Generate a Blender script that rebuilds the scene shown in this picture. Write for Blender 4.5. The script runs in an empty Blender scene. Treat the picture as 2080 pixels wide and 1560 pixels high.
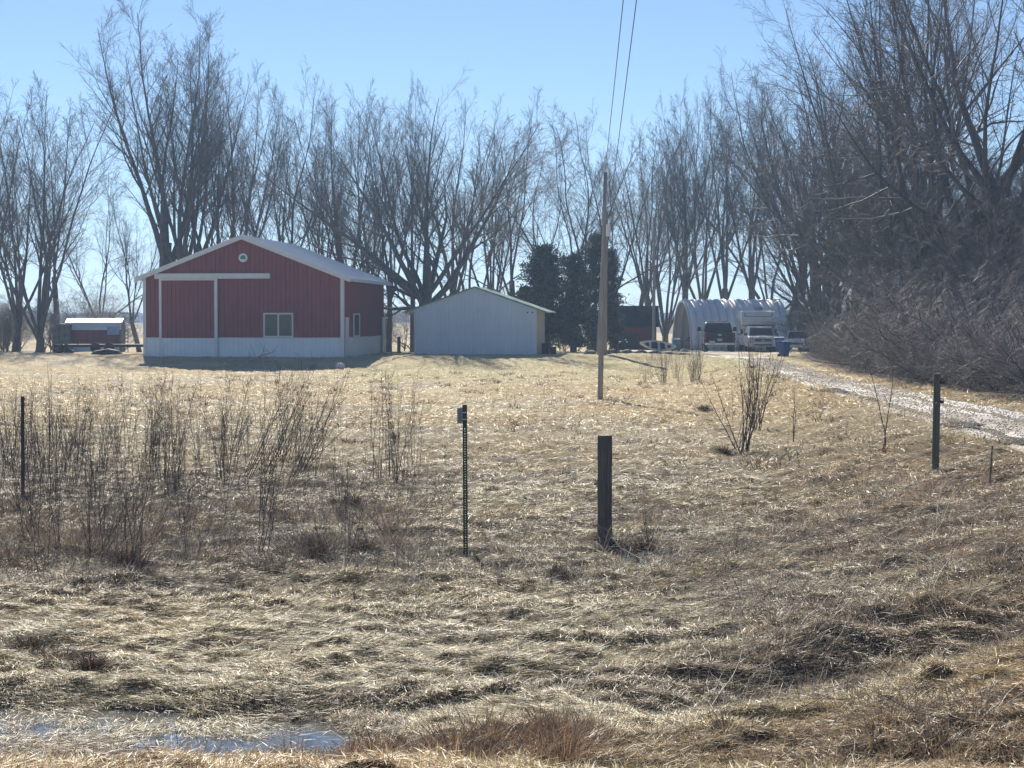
import bpy, math, random
import numpy as np
from mathutils import Vector, Matrix

# ------------------------------------------------------------------ camera, sky, sun, exposure
sc = bpy.context.scene
COL = sc.collection
F = 4146.0            # focal length in pixels of the 2080 px wide photograph
CZ = 2.5              # camera height above the low field
PITCH = math.atan(133.0 / F)
cam_d = bpy.data.cameras.new('camera')
cam_d.sensor_width = 36.0
cam_d.lens = 36.0 * F / 2080.0
cam_d.clip_end = 6000
cam = bpy.data.objects.new('camera', cam_d)
cam.location = (0, 0, CZ)
cam.rotation_euler = (math.pi / 2 - PITCH, 0, 0)
COL.objects.link(cam)
sc.camera = cam

SUN_EL = math.radians(33.0)
SUN_AZ = math.radians(-11.0)          # measured from +Y towards +X
sun_dir = Vector((math.sin(SUN_AZ) * math.cos(SUN_EL), math.cos(SUN_AZ) * math.cos(SUN_EL), math.sin(SUN_EL)))
world = bpy.data.worlds.new('World')
sc.world = world
world.use_nodes = True
wn = world.node_tree.nodes
sky = wn.new('ShaderNodeTexSky')
sky.sky_type = 'NISHITA'
sky.sun_disc = False
sky.sun_elevation = SUN_EL
sky.sun_rotation = SUN_AZ
sky.altitude = 0
sky.air_density = 0.66
sky.dust_density = 0.0
sky.ozone_density = 3.5
wn['Background'].inputs['Strength'].default_value = 0.077
world.node_tree.links.new(sky.outputs[0], wn['Background'].inputs['Color'])
sun_d = bpy.data.lights.new('sun', 'SUN')
sun_d.energy = 5.0
sun_d.angle = math.radians(0.53)
sun_d.color = (1.0, 0.92, 0.78)
sun = bpy.data.objects.new('sun', sun_d)
sun.rotation_euler = (-sun_dir).to_track_quat('-Z', 'Y').to_euler()
sun.location = (-20, 60, 60)
COL.objects.link(sun)
sc.view_settings.view_transform = 'Standard'
sc.view_settings.look = 'None'
sc.view_settings.exposure = 0.52
sc.view_settings.gamma = 1.0
sc.cycles.use_denoising = True
sc.cycles.max_bounces = 6
sc.cycles.diffuse_bounces = 3
sc.cycles.transparent_max_bounces = 8

# ------------------------------------------------------------------ numeric helpers
def S(a, b, t):
    t = np.clip((np.asarray(t, float) - a) / (b - a), 0, 1)
    return t * t * (3 - 2 * t)

def _hash(ix, iy, seed):
    n = (ix.astype(np.int64) * 374761393 + iy.astype(np.int64) * 668265263 + seed * 1274126177) & 0xffffffff
    n = ((n ^ (n >> 13)) * 1274126177) & 0xffffffff
    n = ((n ^ (n >> 16)) * 2246822519) & 0xffffffff
    return ((n ^ (n >> 15)) & 0xffffff) / float(0xffffff)

def vn(x, y, seed=0):
    x = np.asarray(x, float); y = np.asarray(y, float)
    ix = np.floor(x); iy = np.floor(y)
    fx = x - ix; fy = y - iy
    fx = fx * fx * (3 - 2 * fx); fy = fy * fy * (3 - 2 * fy)
    a = _hash(ix, iy, seed); b = _hash(ix + 1, iy, seed)
    c = _hash(ix, iy + 1, seed); d = _hash(ix + 1, iy + 1, seed)
    return (a * (1 - fx) + b * fx) * (1 - fy) + (c * (1 - fx) + d * fx) * fy

def fbm(x, y, seed=0, octv=4):
    s = 0; a = 0.5; t = 0
    x = np.asarray(x, float); y = np.asarray(y, float)
    for k in range(octv):
        s = s + a * vn(x, y, seed + k * 17); t += a
        x, y = x * 1.62 + y * 1.18 + 3.1, y * 1.62 - x * 1.18 + 7.7
        a *= 0.5
    return s / t

XLp = np.array([(0, 6.0), (10, 6.4), (29.6, 7.43), (38.9, 7.8), (52.8, 8.4), (75, 9.45), (95, 10.9), (106, 11.5), (120, 11.0), (128, 8.6), (152, 8.0)])
XRp = np.array([(0, 9.2), (10, 9.6), (42, 10.5), (51, 10.6), (68, 10.9), (93, 12.6), (112, 13.9), (122, 16), (131, 20), (152, 23)])
ZDp = np.array([(0, .62), (50, .55), (75, .5), (106, .43), (120, .33), (140, .2), (200, .2)])
def XL(y): return np.interp(y, XLp[:, 0], XLp[:, 1])
def XR(y): return np.interp(y, XRp[:, 0], XRp[:, 1])
def ZD(y): return np.interp(y, ZDp[:, 0], ZDp[:, 1])

def gbase(x, y):
    x = np.asarray(x, float); y = np.asarray(y, float)
    k = S(-6, 0, x)
    pad = S(94 + 3 * k, 106 + 5 * k, y) * 0.5
    f = pad - 0.3 * S(116, 142, y)
    f = f + 0.10 * (fbm(x * .13, y * .1, 5, 3) - .5) * (1 - S(90, 100, y))
    f = f + 0.16 * (vn(x * .05 + 3, y * .03 + 1, 9) - .5) * (1 - S(80, 97, y)) * S(20, 35, y)
    # shallow hollow in front of the driveway bank
    zd = ZD(y)
    w = 3.4 + 2.6 * (1 - S(12, 30, y))
    t = (XL(y) - 0.35 - x) / w
    emb = zd + (f - zd) * S(0, 1, t)
    emb = np.where(y < 128, emb, f)
    h = np.where(x > XL(y) - .35, zd, emb)
    h = np.where(y > 128, f, h)
    h = np.where((y <= 128) & (y > 116) & (x > XL(y) - 4), h * (1 - S(118, 128, y)) + f * S(118, 128, y), h)
    # roadside bank and ditch
    rb = 0.86 * (1 - S(6.7, 10.9, y + 0.2 * np.sin(x * .8)))
    h = np.maximum(h, rb) + 0.0
    h = h - (0.15 + .05 * np.sin(x * 2.1 + 1) + .05) * np.exp(-((y - 12.35 - .2 * np.sin(x * 1.3)) / 1.1) ** 4) * (1 - S(-1.3, -.2, x))
    h = h - 0.25 * np.exp(-((y - (13.6 + .5 * (x - 1.6))) / 0.8) ** 2) * S(0.2, 1.6, x) * (1 - S(3.5, 5.5, x))
    return h

def micro(x, y):
    x = np.asarray(x, float); y = np.asarray(y, float)
    near = 1 - 0.35 * S(30, 90, y)
    n1 = fbm(x * .9, y * 1.0, 21, 3) - .5
    n2 = fbm(x * 2.3, y * 3.2, 31, 3) - .5
    n3 = fbm(x * 6.5, y * 9.0, 41, 2) - .5
    rid = 1 - np.abs(2 * fbm(x * 1.3 + n1, y * 2.6 + 2 * n1, 51, 3) - 1) * 2
    m = 0.12 * n1 + 0.13 * n2 + 0.11 * n3 + 0.05 * rid
    wet = np.exp(-((y - 12.7) / 1.0) ** 2) * (1 - S(-1.5, 0.3, x))
    m = m * (1 - .72 * wet)
    bare = S(-.6, 0.1, x - XL(y)) * (1 - S(0, .8, x - XR(y)))
    return m * near * (1 - .93 * bare)

def gh(x, y): return gbase(x, y) + micro(x, y)
def g1(x, y): return float(gbase(x, y))

def ray(px, py):
    c = Vector(((px - 1040) / F, -(py - 780) / F, -1))
    m = Matrix.Rotation(math.pi / 2 - PITCH, 3, 'X')
    return m @ c
def at(px, py, Y):
    r = ray(px, py)
    return Vector((0, 0, CZ)) + r * (Y / r.y)
def hit(px, py):
    y = 6.0
    while y < 1200:
        p = at(px, py, y)
        if p.z <= g1(p.x, p.y): return p
        y *= 1.004
    return p
def gat(px, Y):
    x = at(px, 647, Y).x
    return Vector((x, Y, g1(x, Y)))

# ------------------------------------------------------------------ materials
def mat(name, col, rough=.6, var=.12, scale=6.0, metal=0.0, bump=0.0, bscale=40.0, col2=None, spec=.5, coat=0.0, stretch=None, detail=4):
    m = bpy.data.materials.new(name); m.use_nodes = True
    nt = m.node_tree; N = nt.nodes; L = nt.links
    b = N['Principled BSDF']
    b.inputs['Roughness'].default_value = rough
    b.inputs['Metallic'].default_value = metal
    b.inputs['Specular IOR Level'].default_value = spec
    b.inputs['Coat Weight'].default_value = coat
    tc = N.new('ShaderNodeTexCoord'); mp = N.new('ShaderNodeMapping')
    L.new(tc.outputs['Object'], mp.inputs[0])
    if stretch: mp.inputs['Scale'].default_value = stretch
    nz = N.new('ShaderNodeTexNoise'); nz.inputs['Scale'].default_value = scale; nz.inputs['Detail'].default_value = detail
    L.new(mp.outputs[0], nz.inputs['Vector'])
    rp = N.new('ShaderNodeValToRGB')
    c2 = col2 if col2 else tuple(c * (1 + var) for c in col)
    c1 = col if col2 else tuple(c * (1 - var) for c in col)
    rp.color_ramp.elements[0].position = .35; rp.color_ramp.elements[0].color = (*c1, 1)
    rp.color_ramp.elements[1].position = .65; rp.color_ramp.elements[1].color = (*c2, 1)
    L.new(nz.outputs[0], rp.inputs[0]); L.new(rp.outputs[0], b.inputs['Base Color'])
    if bump:
        n2 = N.new('ShaderNodeTexNoise'); n2.inputs['Scale'].default_value = bscale; n2.inputs['Detail'].default_value = 5
        L.new(mp.outputs[0], n2.inputs['Vector'])
        bp = N.new('ShaderNodeBump'); bp.inputs['Strength'].default_value = bump; bp.inputs['Distance'].default_value = .02
        L.new(n2.outputs[0], bp.inputs['Height']); L.new(bp.outputs[0], b.inputs['Normal'])
    return m

def glassy(name, col, rough=.06):
    m = mat(name, col, rough, .1, 3); m.node_tree.nodes['Principled BSDF'].inputs['Specular IOR Level'].default_value = .35
    return m

def vcol_mat(name, rough=.6, transl=0.0, bump=0.0, bscale=60., spec=.4, var=.0, vscale=30.):
    m = bpy.data.materials.new(name); m.use_nodes = True
    nt = m.node_tree; N = nt.nodes; L = nt.links
    b = N['Principled BSDF']; b.inputs['Roughness'].default_value = rough
    b.inputs['Specular IOR Level'].default_value = spec
    a = N.new('ShaderNodeAttribute'); a.attribute_name = 'col'
    cout = a.outputs['Color']
    if var:
        tc = N.new('ShaderNodeTexCoord'); nz = N.new('ShaderNodeTexNoise'); nz.inputs['Scale'].default_value = vscale
        nz.inputs['Detail'].default_value = 8; nz.inputs['Roughness'].default_value = .7
        L.new(tc.outputs['Object'], nz.inputs['Vector'])
        mr = N.new('ShaderNodeMapRange'); mr.inputs['From Min'].default_value = .3; mr.inputs['From Max'].default_value = .7
        mr.inputs['To Min'].default_value = 1 - var; mr.inputs['To Max'].default_value = 1 + var
        L.new(nz.outputs[0], mr.inputs['Value'])
        mx = N.new('ShaderNodeVectorMath'); mx.operation = 'SCALE'
        L.new(a.outputs['Color'], mx.inputs[0]); L.new(mr.outputs[0], mx.inputs['Scale'])
        cout = mx.outputs[0]
    L.new(cout, b.inputs['Base Color'])
    if bump:
        tc = N.new('ShaderNodeTexCoord'); nz = N.new('ShaderNodeTexNoise'); nz.inputs['Scale'].default_value = bscale
        nz.inputs['Detail'].default_value = 8; nz.inputs['Roughness'].default_value = .75
        L.new(tc.outputs['Object'], nz.inputs['Vector'])
        bp = N.new('ShaderNodeBump'); bp.inputs['Strength'].default_value = bump; bp.inputs['Distance'].default_value = .05
        L.new(nz.outputs[0], bp.inputs['Height']); L.new(bp.outputs[0], b.inputs['Normal'])
    if transl:
        t = N.new('ShaderNodeBsdfTranslucent'); L.new(cout, t.inputs['Color'])
        mix = N.new('ShaderNodeMixShader'); mix.inputs[0].default_value = transl
        L.new(b.outputs[0], mix.inputs[1]); L.new(t.outputs[0], mix.inputs[2])
        L.new(mix.outputs[0], N['Material Output'].inputs['Surface'])
    return m

M = dict(
    red=mat('red_steel', (.205, .031, .036), .42, .14, 1.6, stretch=(2.5, 2.5, .35), detail=7),
    white=mat('white_steel', (.72, .80, .88), .42, .04, 1.5, col2=(.79, .86, .92)),  # blue tint in the white stands in for reflected sky
    trim=mat('white_trim', (.70, .72, .74), .4, .04, 3),
    roof=mat('white_steel_roof', (.80, .82, .85), .38, .05, 1.2),
    groof=mat('pale_green_roof', (.50, .64, .59), .4, .1, 3),
    greenedge=mat('green_edge', (.12, .27, .21), .5, .1, 3),
    shedw=mat('shed_white_steel', (.63, .71, .80), .5, .05, .8, col2=(.68, .76, .85), stretch=(2, 2, .3)),
    cream=mat('cream_steel', (.50, .48, .42), .5, .05, 2),
    concrete=mat('concrete', (.25, .24, .22), .85, .15, 4, bump=.3),
    dark=mat('dark_gap', (.02, .02, .022), .8, .2, 4),
    glass=glassy('window_glass', (.035, .045, .05)),
    green=mat('green_medallion', (.04, .25, .17), .5, .1, 8),
    bark=mat('bark', (.07, .068, .07), .8, .3, 9, bump=.5, bscale=18, stretch=(1, 1, .25), col2=(.135, .128, .125)),
    twig=mat('twig_bark', (.095, .09, .095), .65, .3, 1.2, col2=(.14, .13, .13), spec=.3),
    twigred=mat('reddish_twig_bark', (.11, .105, .12), .6, .3, 1.2, col2=(.19, .175, .185), spec=.35),
    twiggrey=mat('grey_twig_bark', (.15, .145, .16), .55, .3, 2.0, col2=(.29, .27, .27), spec=.4),
    stem=mat('sapling_bark', (.05, .04, .04), .6, .3, 6, col2=(.10, .08, .075)),
    polewood=mat('weathered_pole_wood', (.24, .235, .23), .8, .2, 4, bump=.6, bscale=30, stretch=(4, 4, .3), col2=(.38, .365, .35)),
    postwood=mat('weathered_post_wood', (.10, .095, .085), .8, .3, 10, bump=.9, bscale=45, stretch=(5, 5, .35), col2=(.20, .185, .16)),
    postgreen=mat('green_treated_post', (.10, .105, .09), .75, .3, 10, bump=.6, bscale=45, stretch=(5, 5, .35), col2=(.13, .14, .115)),
    postend=mat('pale_post_end', (.33, .31, .26), .8, .2, 12, bump=.4),
    ugreen=mat('green_channel_post', (.018, .06, .035), .45, .2, 10),
    signback=mat('galvanised_sign_back', (.36, .38, .41), .5, .1, 10, metal=.3),
    rust=mat('dark_rusty_steel', (.05, .035, .03), .7, .3, 20),
    galv=mat('galvanised_steel', (.82, .84, .86), .4, .06, 2, metal=.0, col2=(.88, .89, .90), spec=.7),
    wire=mat('wire_black', (.03, .03, .035), .5, .1, 4),
    black=mat('black_paint', (.008, .009, .011), .3, .2, 3, spec=.3),
    blackplastic=mat('black_plastic', (.02, .02, .022), .55, .2, 3),
    silver=mat('silver_paint', (.66, .64, .65), .33, .08, 3, metal=.1, coat=.4),
    rvwhite=mat('camper_fibreglass', (.90, .87, .80), .42, .05, 2),
    rvstripe=mat('camper_stripe', (.22, .27, .33), .5, .1, 4),
    carwhite=mat('white_paint', (.66, .67, .68), .3, .05, 3, coat=.3),
    chrome=mat('chrome', (.5, .5, .52), .2, .05, 4, metal=.9),
    tyre=mat('tyre_rubber', (.018, .018, .018), .8, .2, 6),
    lampred=mat('red_lens', (.22, .012, .012), .25, .1, 6),
    lampclear=mat('clear_lens', (.55, .56, .58), .2, .1, 6),
    plate=mat('licence_plate', (.55, .57, .6), .5, .05, 6),
    teal=mat('teal_plastic', (.04, .27, .34), .5, .1, 5),
    bluebin=mat('blue_plastic', (.02, .09, .30), .5, .1, 5),
    darkred=mat('dark_red_boards', (.16, .03, .028), .8, .25, 5, stretch=(6, 6, .5)),
    shingle=mat('dark_shingles', (.022, .024, .024), .9, .3, 12, bump=.6),
    boatwhite=mat('boat_white', (.85, .87, .80), .4, .08, 5),
    boatdark=mat('boat_inside', (.03, .04, .045), .6, .2, 6),
    redpaint=mat('red_paint', (.30, .03, .03), .5, .15, 6),
    timber=mat('bare_timber', (.33, .29, .23), .8, .15, 6, stretch=(1, 6, 6)),
    stone=mat('field_stone', (.16, .145, .13), .85, .35, 6, bump=.6, bscale=12),
    snowwhite=mat('white_scrap', (.6, .6, .6), .6, .1, 6),
    bluetarp=mat('pale_blue_tarp', (.28, .42, .62), .5, .08, 4),
    grass=vcol_mat('dry_grass', .5, .22, spec=.35),
    needles=vcol_mat('evergreen_foliage', .6, .15, spec=.3),
    soil=vcol_mat('thatch_ground', .9, 0, bump=1.0, bscale=26, spec=.2, var=.55, vscale=42),
    gravelm=vcol_mat('gravel_stones', .7, 0, spec=.4),
)

# driveway: grey gravel with brown compacted tracks
def drive_mat():
    m = bpy.data.materials.new('gravel_driveway'); m.use_nodes = True
    nt = m.node_tree; N = nt.nodes; L = nt.links; b = N['Principled BSDF']
    tc = N.new('ShaderNodeTexCoord')
    a = N.new('ShaderNodeAttribute'); a.attribute_name = 'col'
    n = N.new('ShaderNodeTexNoise'); n.inputs['Scale'].default_value = 22; n.inputs['Detail'].default_value = 9; n.inputs['Roughness'].default_value = .8
    L.new(tc.outputs['Object'], n.inputs['Vector'])
    mr = N.new('ShaderNodeMapRange'); mr.inputs['From Min'].default_value = .35; mr.inputs['From Max'].default_value = .65
    mr.inputs['To Min'].default_value = .7; mr.inputs['To Max'].default_value = 1.25
    L.new(n.outputs[0], mr.inputs['Value'])
    mx = N.new('ShaderNodeVectorMath'); mx.operation = 'SCALE'
    L.new(a.outputs['Color'], mx.inputs[0]); L.new(mr.outputs[0], mx.inputs['Scale']); L.new(mx.outputs[0], b.inputs['Base Color'])
    n2 = N.new('ShaderNodeTexNoise'); n2.inputs['Scale'].default_value = .9; n2.inputs['Detail'].default_value = 5
    L.new(tc.outputs['Object'], n2.inputs['Vector'])
    r = N.new('ShaderNodeMapRange'); r.inputs['From Min'].default_value = .42; r.inputs['From Max'].default_value = .62
    r.inputs['To Min'].default_value = .7; r.inputs['To Max'].default_value = .95
    L.new(n2.outputs[0], r.inputs['Value']); L.new(r.outputs[0], b.inputs['Roughness'])
    bp = N.new('ShaderNodeBump'); bp.inputs['Strength'].default_value = .6; bp.inputs['Distance'].default_value = .03
    L.new(n.outputs[0], bp.inputs['Height']); L.new(bp.outputs[0], b.inputs['Normal'])
    return m
M['drive'] = drive_mat()

def water_mat(name, col, rough, bumpS=.15):
    m = bpy.data.materials.new(name); m.use_nodes = True
    nt = m.node_tree; N = nt.nodes; L = nt.links; b = N['Principled BSDF']
    b.inputs['Base Color'].default_value = (*col, 1); b.inputs['Roughness'].default_value = rough
    b.inputs['IOR'].default_value = 1.33; b.inputs['Specular IOR Level'].default_value = .8
    tc = N.new('ShaderNodeTexCoord'); n = N.new('ShaderNodeTexNoise'); n.inputs['Scale'].default_value = 9; n.inputs['Detail'].default_value = 4
    L.new(tc.outputs['Object'], n.inputs['Vector'])
    bp = N.new('ShaderNodeBump'); bp.inputs['Strength'].default_value = bumpS; bp.inputs['Distance'].default_value = .02
    L.new(n.outputs[0], bp.inputs['Height']); L.new(bp.outputs[0], b.inputs['Normal'])
    return m
M['shellbeige'] = mat('weathered_beige', (.17, .155, .14), .7, .3, 3)
M['water'] = water_mat('ditch_water', (.10, .105, .11), .07, .12)
M['mudwater'] = water_mat('muddy_puddle', (.24, .2, .145), .08, .05)

# ------------------------------------------------------------------ object helpers
def np_mesh(name, verts, loops, starts, mtl, cols=None, smooth=False):
    me = bpy.data.meshes.new(name)
    verts = np.ascontiguousarray(verts, np.float32)
    me.vertices.add(len(verts)); me.vertices.foreach_set('co', verts.ravel())
    me.loops.add(len(loops)); me.loops.foreach_set('vertex_index', np.ascontiguousarray(loops, np.int32))
    me.polygons.add(len(starts)); me.polygons.foreach_set('loop_start', np.ascontiguousarray(starts, np.int32))
    if smooth: me.polygons.foreach_set('use_smooth', np.ones(len(starts), bool))
    me.update(calc_edges=True)
    if cols is not None:
        at_ = me.attributes.new('col', 'FLOAT_COLOR', 'POINT')
        c = np.ones((len(verts), 4), np.float32); c[:, :3] = cols
        at_.data.foreach_set('color', c.ravel())
    me.materials.append(mtl)
    return me

def quads_mesh(name, verts, q, mtl, cols=None, smooth=False):
    q = np.asarray(q, np.int32)
    return np_mesh(name, verts, q.ravel(), np.arange(len(q)) * 4, mtl, cols, smooth)

def link(name, me, parent=None):
    o = bpy.data.objects.new(name, me); COL.objects.link(o)
    if parent: o.parent = parent
    return o

def tag(o, label=None, cat=None, group=None, kind=None):
    if label: o['label'] = label
    if cat: o['category'] = cat
    if group: o['group'] = group
    if kind: o['kind'] = kind
    return o

def thing(name, label, cat, loc, rz=0.0, group=None):
    o = bpy.data.objects.new(name, None); COL.objects.link(o)
    o.location = loc; o.rotation_euler = (0, 0, rz)
    o.empty_display_size = .2
    return tag(o, label, cat, group)

class MB:
    def __init__(s): s.v = []; s.f = []
    def add(s, vs, fs):
        b = len(s.v); s.v += [tuple(v) for v in vs]; s.f += [[i + b for i in f] for f in fs]; return s
    def box(s, x0, x1, y0, y1, z0, z1):
        return s.add([(x0, y0, z0), (x1, y0, z0), (x1, y1, z0), (x0, y1, z0), (x0, y0, z1), (x1, y0, z1), (x1, y1, z1), (x0, y1, z1)],
                     [(0, 3, 2, 1), (4, 5, 6, 7), (0, 1, 5, 4), (1, 2, 6, 5), (2, 3, 7, 6), (3, 0, 4, 7)])
    def prism(s, poly, a0, a1, axis='y'):
        # poly in the plane across the axis: axis y -> (x,z); axis x -> (y,z); axis z -> (x,y)
        def P(p, a): return {'y': (p[0], a, p[1]), 'x': (a, p[0], p[1]), 'z': (p[0], p[1], a)}[axis]
        n = len(poly); vs = [P(p, a0) for p in poly] + [P(p, a1) for p in poly]
        fs = [list(range(n)), list(range(2 * n - 1, n - 1, -1))] + [(i, i + n, (i + 1) % n + n, (i + 1) % n) for i in range(n)]
        return s.add(vs, fs)
    def loft(s, rings, cap=True):
        n = len(rings[0]); vs = [p for r in rings for p in r]; fs = []
        for k in range(len(rings) - 1):
            for i in range(n):
                j = (i + 1) % n; fs.append((k * n + i, k * n + j, (k + 1) * n + j, (k + 1) * n + i))
        if cap: fs.append(list(range(n))[::-1]); fs.append([(len(rings) - 1) * n + i for i in range(n)])
        return s.add(vs, fs)
    def tube(s, pts, rad, n=8, cap=True):
        pts = [Vector(p) for p in pts]
        if not hasattr(rad, '__len__'): rad = [rad] * len(pts)
        rings = []
        for k, p in enumerate(pts):
            d = (pts[min(k + 1, len(pts) - 1)] - pts[max(k - 1, 0)]).normalized()
            u = d.cross(Vector((0, 0, 1)))
            if u.length < 1e-3: u = Vector((1, 0, 0))
            u.normalize(); w = d.cross(u)
            rings.append([tuple(p + (u * math.cos(2 * math.pi * i / n) + w * math.sin(2 * math.pi * i / n)) * rad[k]) for i in range(n)])
        return s.loft(rings, cap)
    def build(s, name, m, parent=None, bevel=0.0, smooth=False):
        me = bpy.data.meshes.new(name); me.from_pydata(s.v, [], s.f); me.update()
        me.materials.append(m)
        import bmesh
        bm = bmesh.new(); bm.from_mesh(me)
        bmesh.ops.recalc_face_normals(bm, faces=bm.faces)
        if bevel:
            ed = [e for e in bm.edges if len(e.link_faces) == 2 and e.calc_face_angle(0) > .6]
            bmesh.ops.bevel(bm, geom=ed, offset=bevel, segments=2, affect='EDGES', profile=.6)
        bm.to_mesh(me); bm.free()
        if smooth:
            for p in me.polygons: p.use_smooth = True
        return link(name, me, parent)

def copy_tree(o, parent=None):
    c = o.copy(); COL.objects.link(c)
    if parent: c.parent = parent
    for ch in [k for k in bpy.data.objects if k.parent == o and k != c]: copy_tree(ch, c)
    return c

# ------------------------------------------------------------------ ground
def patch_color(x, y, rnd=None):
    """albedo of the dead grass by place"""
    x = np.asarray(x, float); y = np.asarray(y, float)
    straw = np.array([.66, .515, .285]); pale = np.array([.76, .64, .41]); grey = np.array([.50, .425, .32])
    rust = np.array([.42, .27, .15]); green = np.array([.32, .31, .14]); orange = np.array([.68, .50, .27])
    n1 = fbm(x * .35, y * .3, 61, 4)[..., None]; n2 = fbm(x * .9 + 5, y * .8, 71, 4)[..., None]; n3 = fbm(x * .22, y * .25 + 9, 81, 3)[..., None]
    c = straw + (pale - straw) * S(.42, .62, n1)
    c = c + (grey - c) * S(.5, .68, n2) * .75
    # roadside bank: brown, rust and a little green
    b = ((1 - S(11.2, 12.6, y - .35 * np.clip(x, 0, 4) + .5 * (fbm(x * 1.3, y, 64, 2) - .5))) * S(-9, -8, x))[..., None]
    c = c + (rust * .85 + orange * .5 - c) * b * .92
    c = c + (green * 1.25 - c) * b * S(.5, .62, n1) * .55
    # right bank: browner tangle
    rb = (S(1.6, 4.5, x) * (1 - S(27, 34, y)))[..., None]
    c = c + (rust * 1.15 - c) * rb * (.25 + .5 * S(.4, .6, n2))
    # warm slope beside the driveway
    w = (S(3.0, 6.0, x) * S(30, 38, y) * (1 - S(70, 90, y)))[..., None]
    c = c + (orange - c) * w * .6
    w2 = ((1 - S(10, 22, np.abs(x - 1))) * S(40, 52, y) * (1 - S(80, 92, y)))[..., None]
    c = c + (orange * .6 + straw * .45 - c) * w2 * .5 * S(.4, .6, n3)
    # greener mown turf near the sheds and the driveway verge
    g = (S(72, 90, y) * S(-9.5, -6, x))[..., None]
    c = c + (green * 1.3 + straw * .3 - c) * g * (.25 + .4 * S(.4, .6, n2))
    g2 = (np.exp(-((x - XL(y) + .8) / .8) ** 2) * S(55, 70, y))[..., None]
    c = c + (green * 1.2 - c) * g2 * .5
    # thicket litter at left
    t = ((1 - S(-2.5, -1.0, x + .02 * y)) * S(17.5, 19, y) * (1 - S(29, 36, y)))[..., None]
    c = c + (grey * .72 + rust * .2 - c) * t * .6
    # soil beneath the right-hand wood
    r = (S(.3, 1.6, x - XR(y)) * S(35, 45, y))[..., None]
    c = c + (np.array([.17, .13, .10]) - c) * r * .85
    return c

def axis(lo, hi, fn):
    out = [lo]
    while out[-1] < hi: out.append(out[-1] + fn(out[-1]))
    return np.array(out)
ys = axis(-12, 1500, lambda y: .5 if y < 6.5 else max(.035, .0042 * y) if y < 118 else .06 * (y - 110) + .6)
xs_p = axis(0, 600, lambda x: .06 if x < 4.5 else .085 if x < 16 else .3 if x < 32 else .12 * (x - 28))
xs = np.concatenate([-xs_p[:0:-1], xs_p])
GX, GY = np.meshgrid(xs, ys)
far = S(120, 300, GY)
GZ = gbase(GX, GY) + micro(GX, GY) * (1 - S(110, 150, GY)) * (1 - S(30, 60, np.abs(GX)))
ny, nx = GX.shape
idx = np.arange(ny * nx).reshape(ny, nx)
q = np.stack([idx[:-1, :-1], idx[:-1, 1:], idx[1:, 1:], idx[1:, :-1]], -1).reshape(-1, 4)
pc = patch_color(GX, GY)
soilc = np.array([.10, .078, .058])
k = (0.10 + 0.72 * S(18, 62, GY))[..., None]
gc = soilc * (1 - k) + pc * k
mud = (np.exp(-((GY - 12.4) / .9) ** 2) * (1 - S(-1.2, .2, GX)))[..., None]
gc = gc * (1 - .3 * mud)
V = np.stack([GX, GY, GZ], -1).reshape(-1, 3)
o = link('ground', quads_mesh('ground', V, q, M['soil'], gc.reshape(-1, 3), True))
tag(o, kind='structure')

# driveway sheet, a few millimetres above the ground
dy = axis(14, 151, lambda y: .12 + .003 * (y - 14))
du = np.linspace(0, 1, 46)
DY = np.repeat(dy[:, None], len(du), 1)
el = .28 * (fbm(dy * .9, dy * 0, 90, 3) - .5) * 2; er = .3 * (fbm(dy * .8, dy * 0 + 5, 95, 3) - .5) * 2
DX = (XL(dy) - .1 + el * .7)[:, None] * (1 - du) + (XR(dy) + er)[:, None] * du
uu = np.repeat(du[None], len(dy), 0)
rut = -.055 * np.exp(-((uu - .22) / .09) ** 2) - .05 * np.exp(-((uu - .72) / .08) ** 2)
DZ = gbase(DX, DY) + micro(DX, DY) + .035 + rut * S(0, 1, 1) + .03 * (fbm(DX * 2, DY * 1.2, 97, 3) - .5)
edge = np.minimum(uu, 1 - uu)
DZ = DZ - .05 * (1 - S(0, .06, edge))
gcol = np.array([.62, .58, .52]); brown = np.array([.30, .235, .17]); pale = np.array([.78, .73, .67])
n = fbm(DX * .7, DY * .35, 99, 4)[..., None]
c = gcol + (pale - gcol) * S(.45, .65, n)
track = (np.exp(-((uu - .75) / .16) ** 2) * S(45, 60, DY))[..., None]
c = c + (brown * 1.35 - c) * track * .85
crown = (np.exp(-((uu - .48) / .09) ** 2) * S(.35, .6, fbm(DX * 1.5, DY * .3, 105, 3)))[..., None]
c = c + (brown * .9 - c) * crown * .6
c = c + (brown * 1.1 - c) * (1 - S(0, .1, edge))[..., None] * .8
c = c + (brown - c) * (S(.5, .62, fbm(DX * .5 + 7, DY * .22, 101, 3))[..., None]) * .75
c = c + (brown * 1.1 - c) * S(104, 120, DY)[..., None] * .35
didx = np.arange(DX.size).reshape(DX.shape)
q = np.stack([didx[:-1, :-1], didx[:-1, 1:], didx[1:, 1:], didx[1:, :-1]], -1).reshape(-1, 4)
o = link('driveway', quads_mesh('driveway', np.stack([DX, DY, DZ], -1).reshape(-1, 3), q, M['drive'], c.reshape(-1, 3), True))
tag(o, kind='structure')

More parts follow.
